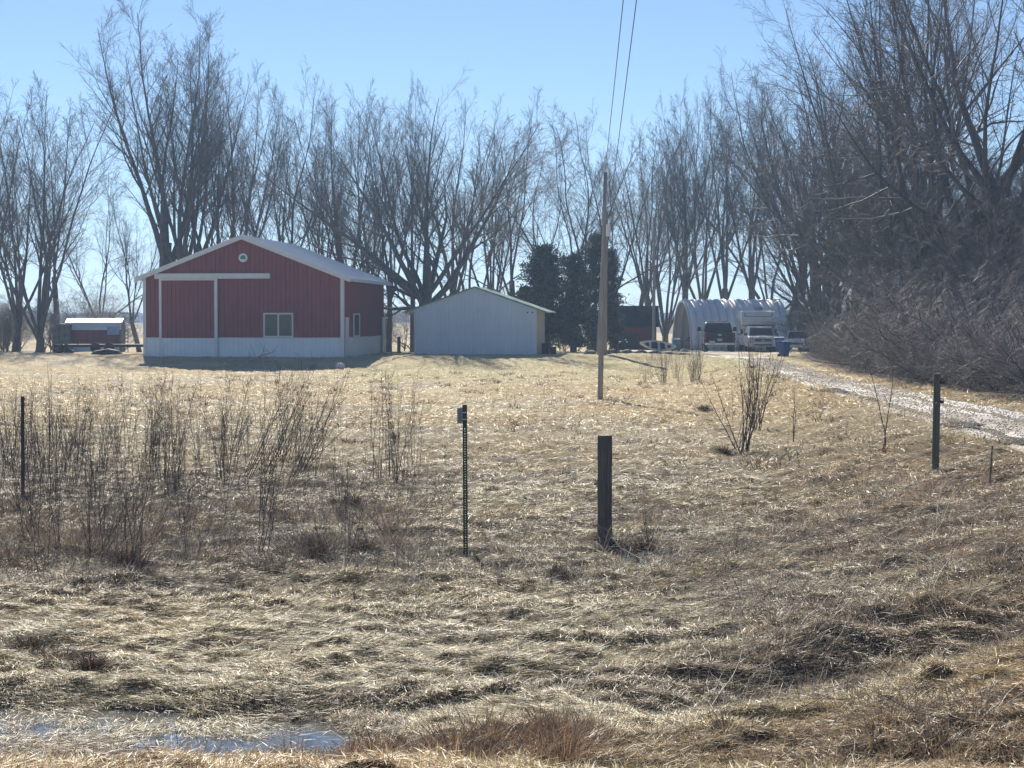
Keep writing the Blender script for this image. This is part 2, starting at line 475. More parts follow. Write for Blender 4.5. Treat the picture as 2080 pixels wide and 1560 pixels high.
# gravel stones on the driveway and on the road shoulder
rng = np.random.default_rng(3)
oct_v = np.array([(1, 0, 0), (0, 1, 0), (-1, 0, 0), (0, -1, 0), (0, 0, 1), (0, 0, -1)], float)
oct_f = np.array([(0, 1, 4), (1, 2, 4), (2, 3, 4), (3, 0, 4), (1, 0, 5), (2, 1, 5), (3, 2, 5), (0, 3, 5)])
def stones(name, X, Y, Z, size, cols):
    n_ = len(X)
    ang = rng.uniform(0, 6.28, n_); ca, sa = np.cos(ang), np.sin(ang)
    v = oct_v[None] * (size[:, None, None] * rng.uniform(.55, 1.3, (n_, 6, 1))) * np.array([1, 1, .6])
    vx = v[..., 0] * ca[:, None] - v[..., 1] * sa[:, None]; vy = v[..., 0] * sa[:, None] + v[..., 1] * ca[:, None]
    P = np.stack([vx + X[:, None], vy + Y[:, None], v[..., 2] + Z[:, None]], -1).reshape(-1, 3)
    f = (oct_f[None] + (np.arange(n_) * 6)[:, None, None]).reshape(-1)
    me = np_mesh(name, P, f, np.arange(len(f) // 3) * 3, M['gravelm'], np.repeat(cols, 6, 0))
    return link(name, me)
N_ = 14000
Y = 24 + (105 - 24) * rng.random(N_) ** 1.7; u = rng.random(N_); X = XL(Y) * (1 - u) + XR(Y) * u + rng.normal(0, .12, N_)
Z = gh(X, Y) + .04
g = rng.uniform(.25, .68, N_)[:, None] * np.array([1, .95, .88])
o = stones('gravel', X, Y, Z, rng.uniform(.010, .026, N_), g)
tag(o, kind='stuff')
N_ = 9000
X = rng.uniform(.5, 4.5, N_); Y = rng.uniform(6.8, 8.6, N_); keep = rng.random(N_) < S(.9, 2.6, X - (Y - 7.8) * 2.2); X = X[keep]; Y = Y[keep]; N_ = len(X)
g = rng.uniform(.08, .3, N_)[:, None] * np.array([1, .97, .93])
o = stones('gravel', X, Y, gh(X, Y) + .01, rng.uniform(.006, .016, N_), g)
tag(o, kind='stuff')

# water in the roadside ditch and puddles on the driveway
def puddle(name, cx, cy, rx, ry, z, m, seed, rot=0.0):
    r_ = random.Random(seed); ph = [r_.uniform(0, 6.28) for _ in range(5)]
    vs = [(cx, cy, z)]
    n_ = 64
    for i in range(n_):
        a = 2 * math.pi * i / n_
        k_ = 1 + .22 * math.sin(2 * a + ph[0]) + .15 * math.sin(3 * a + ph[1]) + .12 * math.sin(5 * a + ph[2]) + .1 * math.sin(9 * a + ph[3]) + .07 * math.sin(17 * a + ph[4])
        px, py = rx * k_ * math.cos(a), ry * k_ * math.sin(a)
        vs.append((cx + px * math.cos(rot) - py * math.sin(rot), cy + px * math.sin(rot) + py * math.cos(rot), z))
    me = bpy.data.meshes.new(name); me.from_pydata(vs, [], [(0, i + 1, (i + 1) % n_ + 1) for i in range(n_)]); me.update()
    me.materials.append(m)
    return tag(link(name, me), kind='structure')
wq = MB().add([(-14, 10.9, -.083), (1.5, 10.9, -.083), (1.5, 14.6, -.083), (-14, 14.6, -.083)], [(0, 1, 2, 3)])
tag(wq.build('water', M['water']), kind='structure')
for px, py, rx, ry, sd in [(1680, 797, .26, 2.2, 1), (1905, 868, .4, .85, 2), (2040, 903, .45, .9, 3), (1750, 813, .14, .8, 4)]:
    p = hit(px, py); puddle('puddle', p.x + rx * 1.0, p.y, rx, ry, g1(p.x + .5, p.y) + .046, M['mudwater'], sd)

# ------------------------------------------------------------------ grass
def blades(name, X, Y, Z, L, W, az, pitch, curl, cols):
    n_ = len(X)
    dx, dy_ = np.cos(az), np.sin(az)
    sx, sy = -dy_, dx
    roll = rng.normal(0, .5, n_)
    P = []
    for t, w in ((0, 1.), (.5, .85), (1., .12)):
        p = pitch - curl * t * .5
        h = L * t * np.cos(p); v = L * t * np.sin(p)
        cx = X + dx * h; cy = Y + dy_ * h; cz = Z + v
        hw = W * .5 * w
        P.append(np.stack([cx - sx * hw, cy - sy * hw, cz - hw * np.sin(roll)], -1))
        P.append(np.stack([cx + sx * hw, cy + sy * hw, cz + hw * np.sin(roll)], -1))
    P = np.stack(P, 1).reshape(-1, 3)
    b = (np.arange(n_) * 6)[:, None, None]
    q = (np.array([[0, 1, 3, 2], [2, 3, 5, 4]])[None] + b).reshape(-1, 4)
    return link(name, quads_mesh(name, P, q, M['grass'], np.repeat(cols, 6, 0)))

def sample(n_, y0, y1):
    t = rng.random(n_)
    Y = 1 / (1 / y0 + (1 / y1 - 1 / y0) * t)              # even in the picture's height
    X = rng.uniform(-1, 1, n_) * (.262 * Y + 1.2)
    return X, Y
def flow(X, Y):
    return math.pi * 2.6 * (fbm(X * .45, Y * .55, 111, 3) - .5) + .1

def mat_of_grass(name, n_, y0, y1, Lr, Wr, up=.12, seed=0):
    X, Y = sample(n_, y0, y1)
    off = (X > XL(Y) + .1 + .35 * (rng.random(n_) - .6)) & (X < XR(Y) - .1)
    # bare, washed spots show the thatch below
    thin = (fbm(X * 1.1, Y * 1.3, 121, 3) < .4) | (fbm(X * 3.1, Y * 4.5, 123, 2) < .36)
    wetm = (gbase(X, Y) < -.075) & (gh(X, Y) < -.085) & (X < .5) & (rng.random(n_) < np.where(fbm(X * 2, Y * 3, 130, 2) < .48, .95, .62))
    keep = ~off & ~(thin & (rng.random(n_) < .62)) & ~wetm
    keep &= ~((X > XR(Y) + .5) & (Y > 45) & (rng.random(n_) < .7))
    X, Y = X[keep], Y[keep]; n_ = len(X)
    Z = gh(X, Y); Z = np.where((X < .5) & (Y < 14.5) & (Y > 11.3), np.maximum(Z, -.084), Z)
    side = rng.random(n_) < .5
    az = flow(X, Y) + rng.normal(0, .62, n_) + np.where(side, math.pi, 0)
    pitch = np.abs(rng.normal(.14, .16, n_)); stand = rng.random(n_) < up
    pitch = np.where(stand, rng.uniform(.5, 1.3, n_), pitch)
    L = rng.uniform(*Lr, n_) * np.where(stand, .75, 1)
    W = rng.uniform(*Wr, n_)
    c = patch_color(X, Y) * np.exp(rng.normal(0.14, .38, n_))[:, None]
    dk = rng.random(n_) < .2
    c = np.where(dk[:, None], c * np.array([.45, .38, .34]), c)
    bl = rng.random(n_) < .035
    c = np.where(bl[:, None], np.clip(c * 1.4, 0, .84), c)
    return blades(name, X, Y, Z + rng.uniform(-.008, .03, n_), L, W, az, pitch, rng.uniform(0, .3, n_), np.clip(c, .01, .85))
for nm, n_, y0, y1, Lr, Wr, up in [('grass', 400000, 6.3, 13, (.025, .11), (.0018, .004), .14),
                                   ('grass', 620000, 12, 24, (.03, .13), (.0022, .005), .05),
                                   ('grass', 440000, 23, 45, (.04, .17), (.0035, .008), .07),
                                   ('grass', 220000, 44, 104, (.07, .24), (.006, .016), .14)]:
    tag(mat_of_grass(nm, n_, y0, y1, Lr, Wr, up), 'dry matted grass covering the field', kind='stuff')

# tussocks: tufts of standing blades
def tussocks(name, spots, nb, Lr, Wr, col, label, spread=.12, lean=.5):
    X0 = np.array([s[0] for s in spots]); Y0 = np.array([s[1] for s in spots]); R = np.array([s[2] for s in spots])
    i = rng.integers(0, len(spots), nb)
    r = np.abs(rng.normal(0, 1, nb)) * spread * R[i]; a = rng.uniform(0, 6.28, nb)
    X = X0[i] + r * np.cos(a); Y = Y0[i] + r * np.sin(a)
    ok = ~((X > XL(Y)) & (X < XR(Y))); X, Y, i, r, a = X[ok], Y[ok], i[ok], r[ok], a[ok]; nb = len(X)
    az = a + rng.normal(0, .7, nb)
    pitch = np.clip(1.35 - lean * np.abs(rng.normal(0, 1, nb)) - r / (spread * R[i]) * .15, .1, 1.5)
    L = rng.uniform(*Lr, nb) * R[i]
    W = rng.uniform(*Wr, nb)
    c = np.array(col)[None] * np.exp(rng.normal(0, .32, nb))[:, None]
    dk = rng.random(nb) < .25; c = np.where(dk[:, None], c * .4, c)
    o = blades(name, X, Y, gh(X, Y) - .01, L, W, az, pitch, rng.uniform(.1, .9, nb), np.clip(c, .01, .75))
    return tag(o, label, kind='stuff')
def scatter(n_, x0, x1, y0, y1, rr, seed):
    r = random.Random(seed); return [(r.uniform(x0, x1), r.uniform(y0, y1), r.uniform(*rr)) for _ in range(n_)]
# rust brown sedge between the camera and the ditch water
tussocks('sedge', scatter(90, -4.2, .5, 10.7, 12.0, (.5, 1.2), 5), 19000, (.1, .28), (.003, .006), (.42, .29, .19), 'rust brown sedge along the wet ditch', .13, .4)
tussocks('sedge', scatter(60, -.2, 3.6, 10.2, 12.0, (.4, 1.0), 15), 9000, (.06, .2), (.003, .006), (.46, .34, .22), 'short rust brown grass on the roadside bank', .16, .8)
tussocks('sedge', scatter(75, -4.4, .2, 11.9, 13.9, (.25, .7), 6), 4200, (.06, .2), (.003, .006), (.78, .72, .6), 'pale sedge blades standing in ditch water', .14, .7)
# pale collapsed grass along the fence line
tussocks('dead_grass', scatter(85, -6.2, 1.7, 18.2, 21.5, (.5, 1.2), 7), 15000, (.08, .26), (.003, .0065), (.62, .55, .43), 'pale collapsed grass along the fence line', .2, .95)
tussocks('dead_grass', scatter(70, -6.8, -1.2, 20.5, 26, (.5, 1.2), 8), 22000, (.1, .32), (.003, .007), (.42, .33, .24), 'brown standing grass in the thicket', .2, .5)
tussocks('dead_grass', [(at(px, 900, Y_).x, Y_, r_) for px, Y_, r_ in [(255, 20, 1.3), (620, 21.3, 1.3), (640, 20.8, 1.2), (120, 14.5, .8), (60, 14.9, .8), (180, 14.2, .7), (520, 19.4, .9), (1310, 21.2, 1.2), (1135, 19.3, .7), (1245, 21.4, 1.0), (715, 26, 1.1), (560, 19.6, 1.1), (740, 21, 1.1), (1470, 36, 1.0), (1430, 54, 1.0), (285, 19.2, .8)]],
         11000, (.08, .24), (.003, .007), (.15, .11, .085), 'dark brown tufts dotted over the field', .11, .35)
tussocks('dead_grass', scatter(120, 1.6, 5.2, 10.5, 25, (.5, 1.2), 9), 32000, (.1, .3), (.003, .007), (.38, .30, .22), 'tangled brown grass on the right bank', .35, 1.3)
tussocks('dead_grass', scatter(330, -16, 12, 30, 92, (.5, 1.1), 10), 16000, (.1, .28), (.010, .022), (.33, .235, .14), 'small brown tufts far out in the field', .22, .6)

# ------------------------------------------------------------------ red barn
def ribs_gable(mb, W, H, P, y, x0=None, x1=None, z0=0.0, step=.2286, d=.022, z1=None, depth=-1):
    """raised ribs of a steel sheet on a gable wall that lies in the plane y, facing -y"""
    x = (x0 if x0 is not None else 0) + step * .5
    end = x1 if x1 is not None else W
    while x < end - .03:
        zt = (H + (P - H) * (1 - abs(x - W / 2) / (W / 2))) if z1 is None else z1
        mb.prism([(x - .03, y), (x - .015, y + depth * d), (x + .015, y + depth * d), (x + .03, y)], z0, zt - .02, 'z')
        x += step
BW, BH, BP, BL = 10.45, 4.17, 6.22, 14.0
YB = 105.0
p = gat(697, YB)
barn_rz = math.radians(-5.0)
root = thing('barn', 'large red steel barn with white wainscot and white roof in the field', 'barn', (p.x, p.y, 0.47), barn_rz)
# local frame: x runs to the right along the front, origin at the right front corner
def X0(v): return v - BW
m = MB()
gab = [(X0(0), 1.02), (X0(0), BH), (X0(BW / 2), BP), (X0(BW), BH), (X0(BW), 1.02)]
m.prism(gab, 0, .08, 'y'); m.prism(gab, BL - .08, BL, 'y')
m.box(X0(BW) - .08, X0(BW), .08, BL - .08, 1.02, BH); m.box(X0(0), X0(0) + .08, .08, BL - .08, 1.02, BH)
x = .115
while x < BW:
    zt = BH + (BP - BH) * (1 - abs(x - BW / 2) / (BW / 2)); xx = X0(x)
    m.prism([(xx - .03, 0), (xx - .014, -.022), (xx + .014, -.022), (xx + .03, 0)], 1.02, zt - .03, 'z'); x += .2286
y = .12
while y < BL:
    m.prism([(0, y - .03), (.022, y - .014), (.022, y + .014), (0, y + .03)], 1.02, BH - .02, 'z'); y += .2286
m.build('wall', M['red'], root)
m = MB()
m.box(X0(0) - .004, .004, -.006, .06, -.25, 1.0); m.box(-.06, .006, .0605, BL, -.25, 1.0); m.box(X0(0) - .006, X0(0) + .06, .0605, BL, -.25, 1.0); m.box(X0(0), 0, BL - .05, BL + .004, -.25, .995)
x = .115
while x < BW:
    xx = X0(x); m.prism([(xx - .03, -.006), (xx - .014, -.027), (xx + .014, -.027), (xx + .03, -.006)], -.2, .995, 'z'); x += .2286
m.build('wainscot', M['white'], root)
m = MB(); m.box(X0(0) - .02, .02, -.05, -.03, 1.0, 1.05); m.box(.023, .04, 0, BL, 1.0, 1.05); m.build('rail_trim', M['trim'], root)
def roof_pair(mb, x_l, x_r, zc, ze, y0, y1, th, over=0.0):
    xc = (x_l + x_r) / 2; sl = (zc - ze) / ((x_r - x_l) / 2)
    zl = ze - sl * over
    mb.prism([(x_l - over, zl), (xc, zc), (x_r + over, zl), (x_r + over, zl + th), (xc, zc + th), (x_l - over, zl + th)], y0, y1, 'y')
m = MB(); roof_pair(m, X0(0), 0, BP, BH, -.32, BL + .32, .11, .38)
y = 0.0
while y < BL:
    for sgn in (-1, 1):
        xa = X0(BW / 2); xb = xa + sgn * (BW / 2 + .36)
        za = BP + .11; zb = BH + .11 - (BP - BH) / (BW / 2) * .36
        m.add([(xa, y - .02, za + .001), (xb, y - .02, zb + .001), (xb, y + .02, zb + .001), (xa, y + .02, za + .001), (xa, y, za + .024), (xb, y, zb + .024)],
              [(0, 1, 5, 4), (3, 4, 5, 2), (0, 4, 3), (1, 2, 5)])
    y += .2286
roof = m.build('roof', M['roof'], root)
m = MB()
xc = X0(BW / 2); sl = (BP - BH) / (BW / 2); ov = .4
m.prism([(X0(0) - ov, BH - sl * ov - .12), (xc, BP - .12), (ov, BH - sl * ov - .12), (ov, BH - sl * ov + .13), (xc, BP + .13), (X0(0) - ov, BH - sl * ov + .13)], -.36, -.323, 'y')
m.build('fascia', M['trim'], roof)
m = MB(); m.box(.385, .42, -.3, BL + .3, BH - sl * .4 - .08, BH - sl * .4 + .1); m.build('eave_trim', M['trim'], roof)
for xx in (X0(0) - .03, -.13):
    m = MB(); m.box(xx, xx + .16, -.06, -.031, -.24, BH - .06)
    if xx > -1: m.box(.03, .055, -.06, .12, -.24, BH - .16)
    m.build('corner_trim', M['trim'], root)
# sliding door
dx0, dx1 = X0(.90), X0(3.82)
dz = MB(); dz.box(dx0, dx1, -.12, -.07, 1.02, 4.06)
x = dx0 + .12
while x < dx1: dz.prism([(x - .03, -.12), (x - .014, -.14), (x + .014, -.14), (x + .03, -.12)], 1.02, 4.0, 'z'); x += .2286
door = dz.build('sliding_door', M['red'], root)
m = MB(); m.box(dx0, dx1, -.121, -.0695, .02, 1.018)
x = dx0 + .12
while x < dx1: m.prism([(x - .03, -.121), (x - .014, -.142), (x + .014, -.142), (x + .03, -.121)], .03, 1.0, 'z'); x += .2286
m.build('lower_panel', M['white'], door)
m = MB(); m.box(dx0 - .06, dx0 + .07, -.15, -.06, .0, 4.08); m.box(dx1 - .07, dx1 + .09, -.15, -.06, .0, 4.08); m.box(dx0 + .07, dx1 - .07, -.15, -.06, 4.0, 4.08)
m.build('frame', M['trim'], door)
m = MB(); m.box(X0(.62), X0(6.68), -.24, -.03, 4.085, 4.36); m.build('door_track', M['trim'], root, bevel=.02)
def window(parent, x0, x1, z0, z1, yface, div=True):
    fw = .075
    m = MB(); m.box(x0, x1, yface - .05, yface, z0, z0 + fw); m.box(x0, x1, yface - .05, yface, z1 - fw, z1)
    m.box(x0, x0 + fw, yface - .05, yface, z0 + fw, z1 - fw); m.box(x1 - fw, x1, yface - .05, yface, z0 + fw, z1 - fw)
    if div: m.box((x0 + x1) / 2 - .04, (x0 + x1) / 2 + .04, yface - .045, yface, z0 + fw, z1 - fw)
    w = m.build('window', M['trim'], parent)
    m = MB(); m.box(x0 + fw, x1 - fw, yface - .02, yface - .01, z0 + fw, z1 - fw); m.build('pane', M['glass'], w)
window(root, X0(6.30), X0(7.86), 1.06, 2.32, -.024)
# round medallion with a green tree inside
mx, mz = X0(5.25), 5.16
m = MB(); n_ = 28
m.loft([[(mx + r * math.cos(2 * math.pi * i / n_), yy, mz + r * math.sin(2 * math.pi * i / n_)) for i in range(n_)] for r, yy in ((.23, -.024), (.23, -.06), (.20, -.075), (.165, -.07))])
md_ = m.build('medallion', M['white'], root)
m = MB(); m.prism([(mx - .13, mz - .075), (mx + .13, mz - .075), (mx + .14, mz + .02), (mx + .09, mz + .10), (mx, mz + .15), (mx - .09, mz + .10), (mx - .14, mz + .02)], -.084, -.0745, 'y'); m.build('tree_emblem', M['green'], md_)
m = MB(); m.prism([(mx - .05, mz - .05), (mx + .05, mz - .05), (mx, mz + .09)], -.09, -.0845, 'y'); m.build('emblem_inset', M['teal'], md_)  # smaller teal triangle set on the green emblem
# side wall: narrow window, two white jamb boards
m = MB(); y0_, y1_ = 3.0, 5.0
m.box(.024, .07, y0_, y1_, 1.05, 1.13); m.box(.024, .07, y0_, y1_, 2.22, 2.3); m.box(.024, .07, y0_, y0_ + .16, 1.13, 2.22); m.box(.024, .07, y1_ - .16, y1_, 1.13, 2.22)
w = m.build('window', M['trim'], root); m = MB(); m.box(.026, .05, y0_ + .16, y1_ - .16, 1.13, 2.22); m.build('pane', M['glass'], w)
m = MB(); m.box(.042, .09, .35, 1.3, -.2, 2.1); m.build('jamb_board', M['trim'], root)
m = MB(); m.box(.042, .12, BL - 1.1, BL - .2, -.2, 2.1); m.build('jamb_board', M['trim'], root)

# ------------------------------------------------------------------ white shed
SW, SH, SP, SL = 6.75, 2.62, 3.80, 6.6
p = gat(1089, 112.0)
root = thing('shed', 'windowless white steel shed with pale green roof behind the field', 'shed', (p.x, p.y, .42), math.radians(-5.0))
def gable_wall(m, W, H, P, y0, y1, z0=0.0): m.prism([(-W, z0), (-W, H), (-W / 2, P), (0, H), (0, z0)], y0, y1, 'y')
m = MB(); gable_wall(m, SW, SH, SP, 0, .06, .1); gable_wall(m, SW, SH, SP, SL - .06, SL, .1); m.box(-SW, -SW + .06, .06, SL - .06, .1, SH)
x = .115
while x < SW:
    zt = SH + (SP - SH) * (1 - abs(x - SW / 2) / (SW / 2)); xx = -SW + x
    m.prism([(xx - .03, 0), (xx - .014, -.02), (xx + .014, -.02), (xx + .03, 0)], .1, zt - .03, 'z'); x += .2286
m.build('wall', M['shedw'], root)
m = MB(); m.box(-.06, 0, .061, SL - .061, .1, SH)
y = .2
while y < SL: m.prism([(0, y - .03), (.02, y - .014), (.02, y + .014), (0, y + .03)], .1, SH, 'z'); y += .2286
m.build('side_wall', M['cream'], root)
m = MB(); m.box(-SW + .1, -.1, .1, SL - .1, -.5, .099); m.build('shaded_gap_block', M['dark'], root)  # near-black block, painted as the shade in the gap under the steel skirt
m = MB(); roof_pair(m, -SW, 0, SP, SH, -.12, SL + .3, .05, .62); rf = m.build('roof', M['groof'], root)
m = MB(); sl2 = (SP - SH) / (SW / 2); o2 = .64
m.prism([(-SW - o2, SH - sl2 * o2 - .03), (-SW / 2, SP - .03), (o2, SH - sl2 * o2 - .03), (o2, SH - sl2 * o2 + .052), (-SW / 2, SP + .052), (-SW - o2, SH - sl2 * o2 + .052)], -.15, -.122, 'y')
m.build('rake_edge', M['greenedge'], rf)
for xx in (-.5, -.24):
    m = MB(); m.box(xx, xx + .07, -.026, -.005, 2.38, 2.45); m.build('vent_hole', M['dark'], root)
m = MB(); m.box(-SW - .5, -SW, .05, .12, SH - .32, SH - .25); m.box(-SW - .5, -SW - .43, .05, .12, SH - .34, SH - .1); m.build('eave_bracket', M['timber'], root)

# ------------------------------------------------------------------ arched steel hut
p0 = Vector((12.95, 147.6)); p1 = Vector((20.3, 148.5))
ax = (p1 - p0); hl = ax.length; rz = math.atan2(ax.y, ax.x)
z0 = .17
root = thing('quonset_hut', 'open ended corrugated galvanised arch hut behind the camper', 'hut', (p0.x, p0.y, z0), rz)
def arch(r_off, n_=30):
    out = []
    for i in range(n_ + 1):
        a = math.pi * i / n_
        yy = 3.3 - (3.3 + r_off) * math.cos(a) * (1.0 if abs(math.cos(a)) < .97 else 1.0)
        zz = (3.62 + r_off) * (math.sin(a) ** .92)
        out.append((yy, zz))
    return out
nrib = 13; sub = 10; rows = []
for i in range(nrib * sub + 1):
    u = i / (nrib * sub); ph = (i % sub) / sub
    off = .28 * (max(0, math.sin(math.pi * ph)) ** .7) - .1
    rows.append([(u * hl, yy, zz) for yy, zz in arch(off)])
vs = [v for r in rows for v in r]; n_ = len(rows[0])
fs = [(a * n_ + b, a * n_ + b + 1, (a + 1) * n_ + b + 1, (a + 1) * n_ + b) for a in range(len(rows) - 1) for b in range(n_ - 1)]
m = MB(); m.add(vs, fs); shell = m.build('shell', M['galv'], root, smooth=True)
md = shell.modifiers.new('thick', 'SOLIDIFY'); md.thickness = .02
m = MB(); a_, b_ = arch(.05), arch(-.09)
m.add([(-.05, y, z) for y, z in a_] + [(-.05, y, z) for y, z in b_] + [(.02, y, z) for y, z in a_] + [(.02, y, z) for y, z in b_],
      [(i, i + 1, 31 + i + 1, 31 + i) for i in range(30)] + [(i, 62 + i, 62 + i + 1, i + 1) for i in range(30)] + [(31 + i, 31 + i + 1, 93 + i + 1, 93 + i) for i in range(30)])
m.build('end_rim', M['galv'], root)
m = MB(); m.box(hl - .08, hl - .03, .3, 6.3, 0, 2.6); m.build('end_wall', M['timber'], root)

# ------------------------------------------------------------------ dark red outbuilding with dark roof
p = gat(1335, 150.0)
root = thing('outbuilding', 'small dark red wooden outbuilding with a dark shingled roof behind the boat', 'outbuilding', (p.x, p.y, .15), math.radians(-3))
m = MB(); m.box(-3.5, -.06, 0, 3.5, 0, 1.78); m.build('wall', M['darkred'], root)
m = MB(); m.prism([(-.25, 1.72), (1.75, 3.15), (3.75, 1.72), (3.75, 1.86), (1.75, 3.3), (-.25, 1.86)], -3.75, .14, 'x')
rf = m.build('roof', M['shingle'], root)
m = MB(); m.prism([(0, 1.7), (1.75, 3.0), (3.5, 1.7)], -3.45, -.12, 'x'); m.build('gable', M['darkred'], root)
m = MB(); m.box(-2.95, -1.45, -.04, -.002, .1, 1.35); m.build('door', M['boatdark'], root)
m = MB(); m.box(-1.6, -.2, -.03, -.003, 1.5, 1.6); m.build('trim_board', M['darkred'], root)

# ------------------------------------------------------------------ small red barn-shaped shed far left
p = gat(243, 128)
root = thing('garden_shed', 'small red shed with a bright white roof beyond the left end of the barn', 'shed', (p.x, p.y, g1(p.x, p.y) + .12), math.radians(4))
m = MB(); m.box(-3.3, 0, 0, 2.4, .35, 1.35); m.build('wall', M['red'], root)
m = MB(); m.box(-3.3, 0, .0, 2.4, -.1, .348); m.build('base_panel', M['white'], root)
m = MB(); m.prism([(-.15, 1.3), (.25, 1.72), (1.2, 1.95), (2.15, 1.72), (2.55, 1.3), (2.55, 1.36), (2.17, 1.78), (1.2, 2.02), (.23, 1.78), (-.15, 1.36)], -3.4, .1, 'x'); m.build('roof', M['roof'], root)
m = MB(); m.box(-.75, 0, -.17, -.155, 1.0, 1.5); m.build('tarpaulin', M['bluetarp'], root)
m = MB(); m.box(.0, .06, -.1, 2.5, -.1, 1.3); m.prism([(-.1, 1.3), (.25, 1.7), (1.2, 1.9), (2.15, 1.7), (2.5, 1.3)], .0, .06, 'x'); m.build('end_panel', M['shellbeige'], root)
# slatted end rack
p = gat(256, 126)
m = MB()
for xx in (-.18, .18): m.box(xx - .025, xx + .025, 0, .05, 0, 1.5)
for i in range(6): m.box(-.155, .155, .012, .045, .2 + i * .22, .26 + i * .22)
o = m.build('ladder', M['timber'], None); o.location = (p.x, p.y - .4, g1(p.x, p.y)); o.rotation_euler = (math.radians(-5), 0, .1)
tag(o, 'short wooden ladder standing against the right end of the small red shed', 'ladder')
p = gat(112, 127)
root = thing('camper_shell', 'weathered beige camper shell standing left of the small red shed', 'camper shell', (p.x, p.y, g1(p.x, p.y)), .05)
m = MB(); m.prism([(-.2, 0), (-.2, 1.45), (.1, 1.75), (.9, 1.8), (.95, 0)], 0, 2.2, 'y'); m.build('body', M['shellbeige'], root, bevel=.05)
m = MB(); m.box(-.18, .93, -.02, -.003, .1, .2); m.build('sill_trim', M['rust'], root)
# flat trailer between barn and shed
p = gat(200, 120)
root = thing('flatbed_trailer', 'long low flatbed trailer parked left of the red barn', 'trailer', (p.x, p.y, g1(p.x, p.y)), math.radians(5))
m = MB(); m.box(-2.6, 2.6, 0, 1.7, .42, .5); m.build('deck', M['timber'], root)
m = MB(); m.box(-2.6, 2.6, -.03, -.001, .34, .49); m.box(-2.6, -2.5, 0, 1.7, .3, .415); m.box(1.6, 1.7, 0, 1.7, .3, .415); m.build('frame', M['rust'], root)
for wx in (-.2, .6):
    m = MB(); m.tube([(wx, -.02, .3), (wx, .2, .3)], .3, 18); m.build('wheel', M['tyre'], root)
for xx, hh in ((-2.3, 1.0), (-1.2, .8)):
    m = MB(); m.tube([(xx, .1, .5), (xx, .1, hh)], .03, 6); m.build('stake', M['rust'], root)
p = gat(130, 118)
m = MB()
for k in range(9):
    a = k * .7; m.tube([(math.cos(a) * .5, math.sin(a) * .3, .05), (math.cos(a) * .2, .1, .35 + .1 * (k % 3)), (-math.cos(a) * .6, -.1, .12)], .07, 6)
o = m.build('scrap_pile', M['rust'], None); o.location = (p.x, p.y, g1(p.x, p.y) - .05); tag(o, 'dark heap of scrap lying in front of the beige camper shell', 'scrap pile')
o = MB().prism([(-.9, 0), (-.6, .28), (.1, .4), (.7, .3), (.95, 0)], -.4, .4, 'y').build('brush_heap', M['rust'], None, bevel=.1)
p = gat(215, 112); o.location = (p.x, p.y, g1(p.x, p.y) - .05); tag(o, 'low dark brush heap on the grass just left of the red barn', 'brush heap')

# ------------------------------------------------------------------ vehicles
def wheel(parent, x, y, r, w):
    m = MB(); m.tube([(x - w / 2, y, r), (x + w / 2, y, r)], r, 22); t = m.build('wheel', M['tyre'], parent, bevel=.02)
    s = 1 if x > 0 else -1
    m = MB(); m.tube([(x + s * (w / 2 - .03), y, r), (x + s * (w / 2 + .012), y, r)], [r * .62, r * .55], 16); m.build('rim', M['chrome'], t)
def car_body(parent, name, prof, w, m_, tuck=.10, zt=1.0):
    """side outline (y,z) swept across the width, narrowing above height zt"""
    secs = []
    for s in (-1, -.94, -.6, 0, .6, .94, 1):
        secs.append([((w / 2) * s * (1 if z < zt else 1 - tuck * (z - zt) / .8) , y, z - (.03 if abs(s) == 1 and z > .5 else 0)) for y, z in prof])
    mb = MB(); mb.loft(secs); return mb.build(name, m_, parent, bevel=.015)
# pickup, seen from behind; local y runs forward, away from the camera
p = gat(1462, 131.0)
T = thing('pickup_truck', 'black pickup truck seen from behind on the gravel in front of the hut', 'pickup truck', (p.x, p.y, g1(p.x, p.y) + .02), math.radians(-3))
W = 1.98
m = MB(); m.box(-W / 2, -W / 2 + .12, .1, 2.1, .55, 1.28); m.box(W / 2 - .12, W / 2, .1, 2.1, .55, 1.28); m.box(-W / 2 + .12, W / 2 - .12, .1, 2.1, .5, .62); m.build('bed', M['black'], T, bevel=.03)
m = MB(); m.box(-W / 2 + .13, W / 2 - .13, 0.0, .09, .62, 1.27); tg = m.build('tailgate', M['black'], T, bevel=.02)
m = MB(); m.box(-.12, .12, -.03, -.001, 1.08, 1.15); m.build('handle', M['chrome'], tg)
m = MB(); m.box(-.16, .16, -.03, -.001, .72, .88); m.build('licence_plate', M['plate'], tg)
m = MB(); m.prism([(2.12, .5), (2.12, 1.28), (2.3, 1.86), (2.6, 1.95), (3.6, 1.95), (4.15, 1.35), (5.2, 1.26), (5.35, 1.0), (5.35, .5)], -W / 2 + .04, W / 2 - .04, 'x')
for i, v in enumerate(m.v):
    if v[2] > 1.3: m.v[i] = (v[0] * (1 - .26 * (v[2] - 1.3)), v[1], v[2])
cab = m.build('cab', M['black'], T, bevel=.03)
m = MB(); m.add([(-.80, 2.125, 1.36), (.80, 2.125, 1.36), (.70, 2.262, 1.80), (-.70, 2.262, 1.80), (-.80, 2.15, 1.36), (.80, 2.15, 1.36), (.70, 2.29, 1.80), (-.70, 2.29, 1.80)], [(0, 1, 2, 3), (4, 7, 6, 5), (0, 4, 5, 1), (3, 2, 6, 7)]); m.build('rear_window', M['glass'], cab)
for xx in (-.62, .3):
    m = MB(); m.box(xx, xx + .32, 2.7, 2.9, 1.952, 1.975); m.build('roof_marker', M['lampred'], cab)
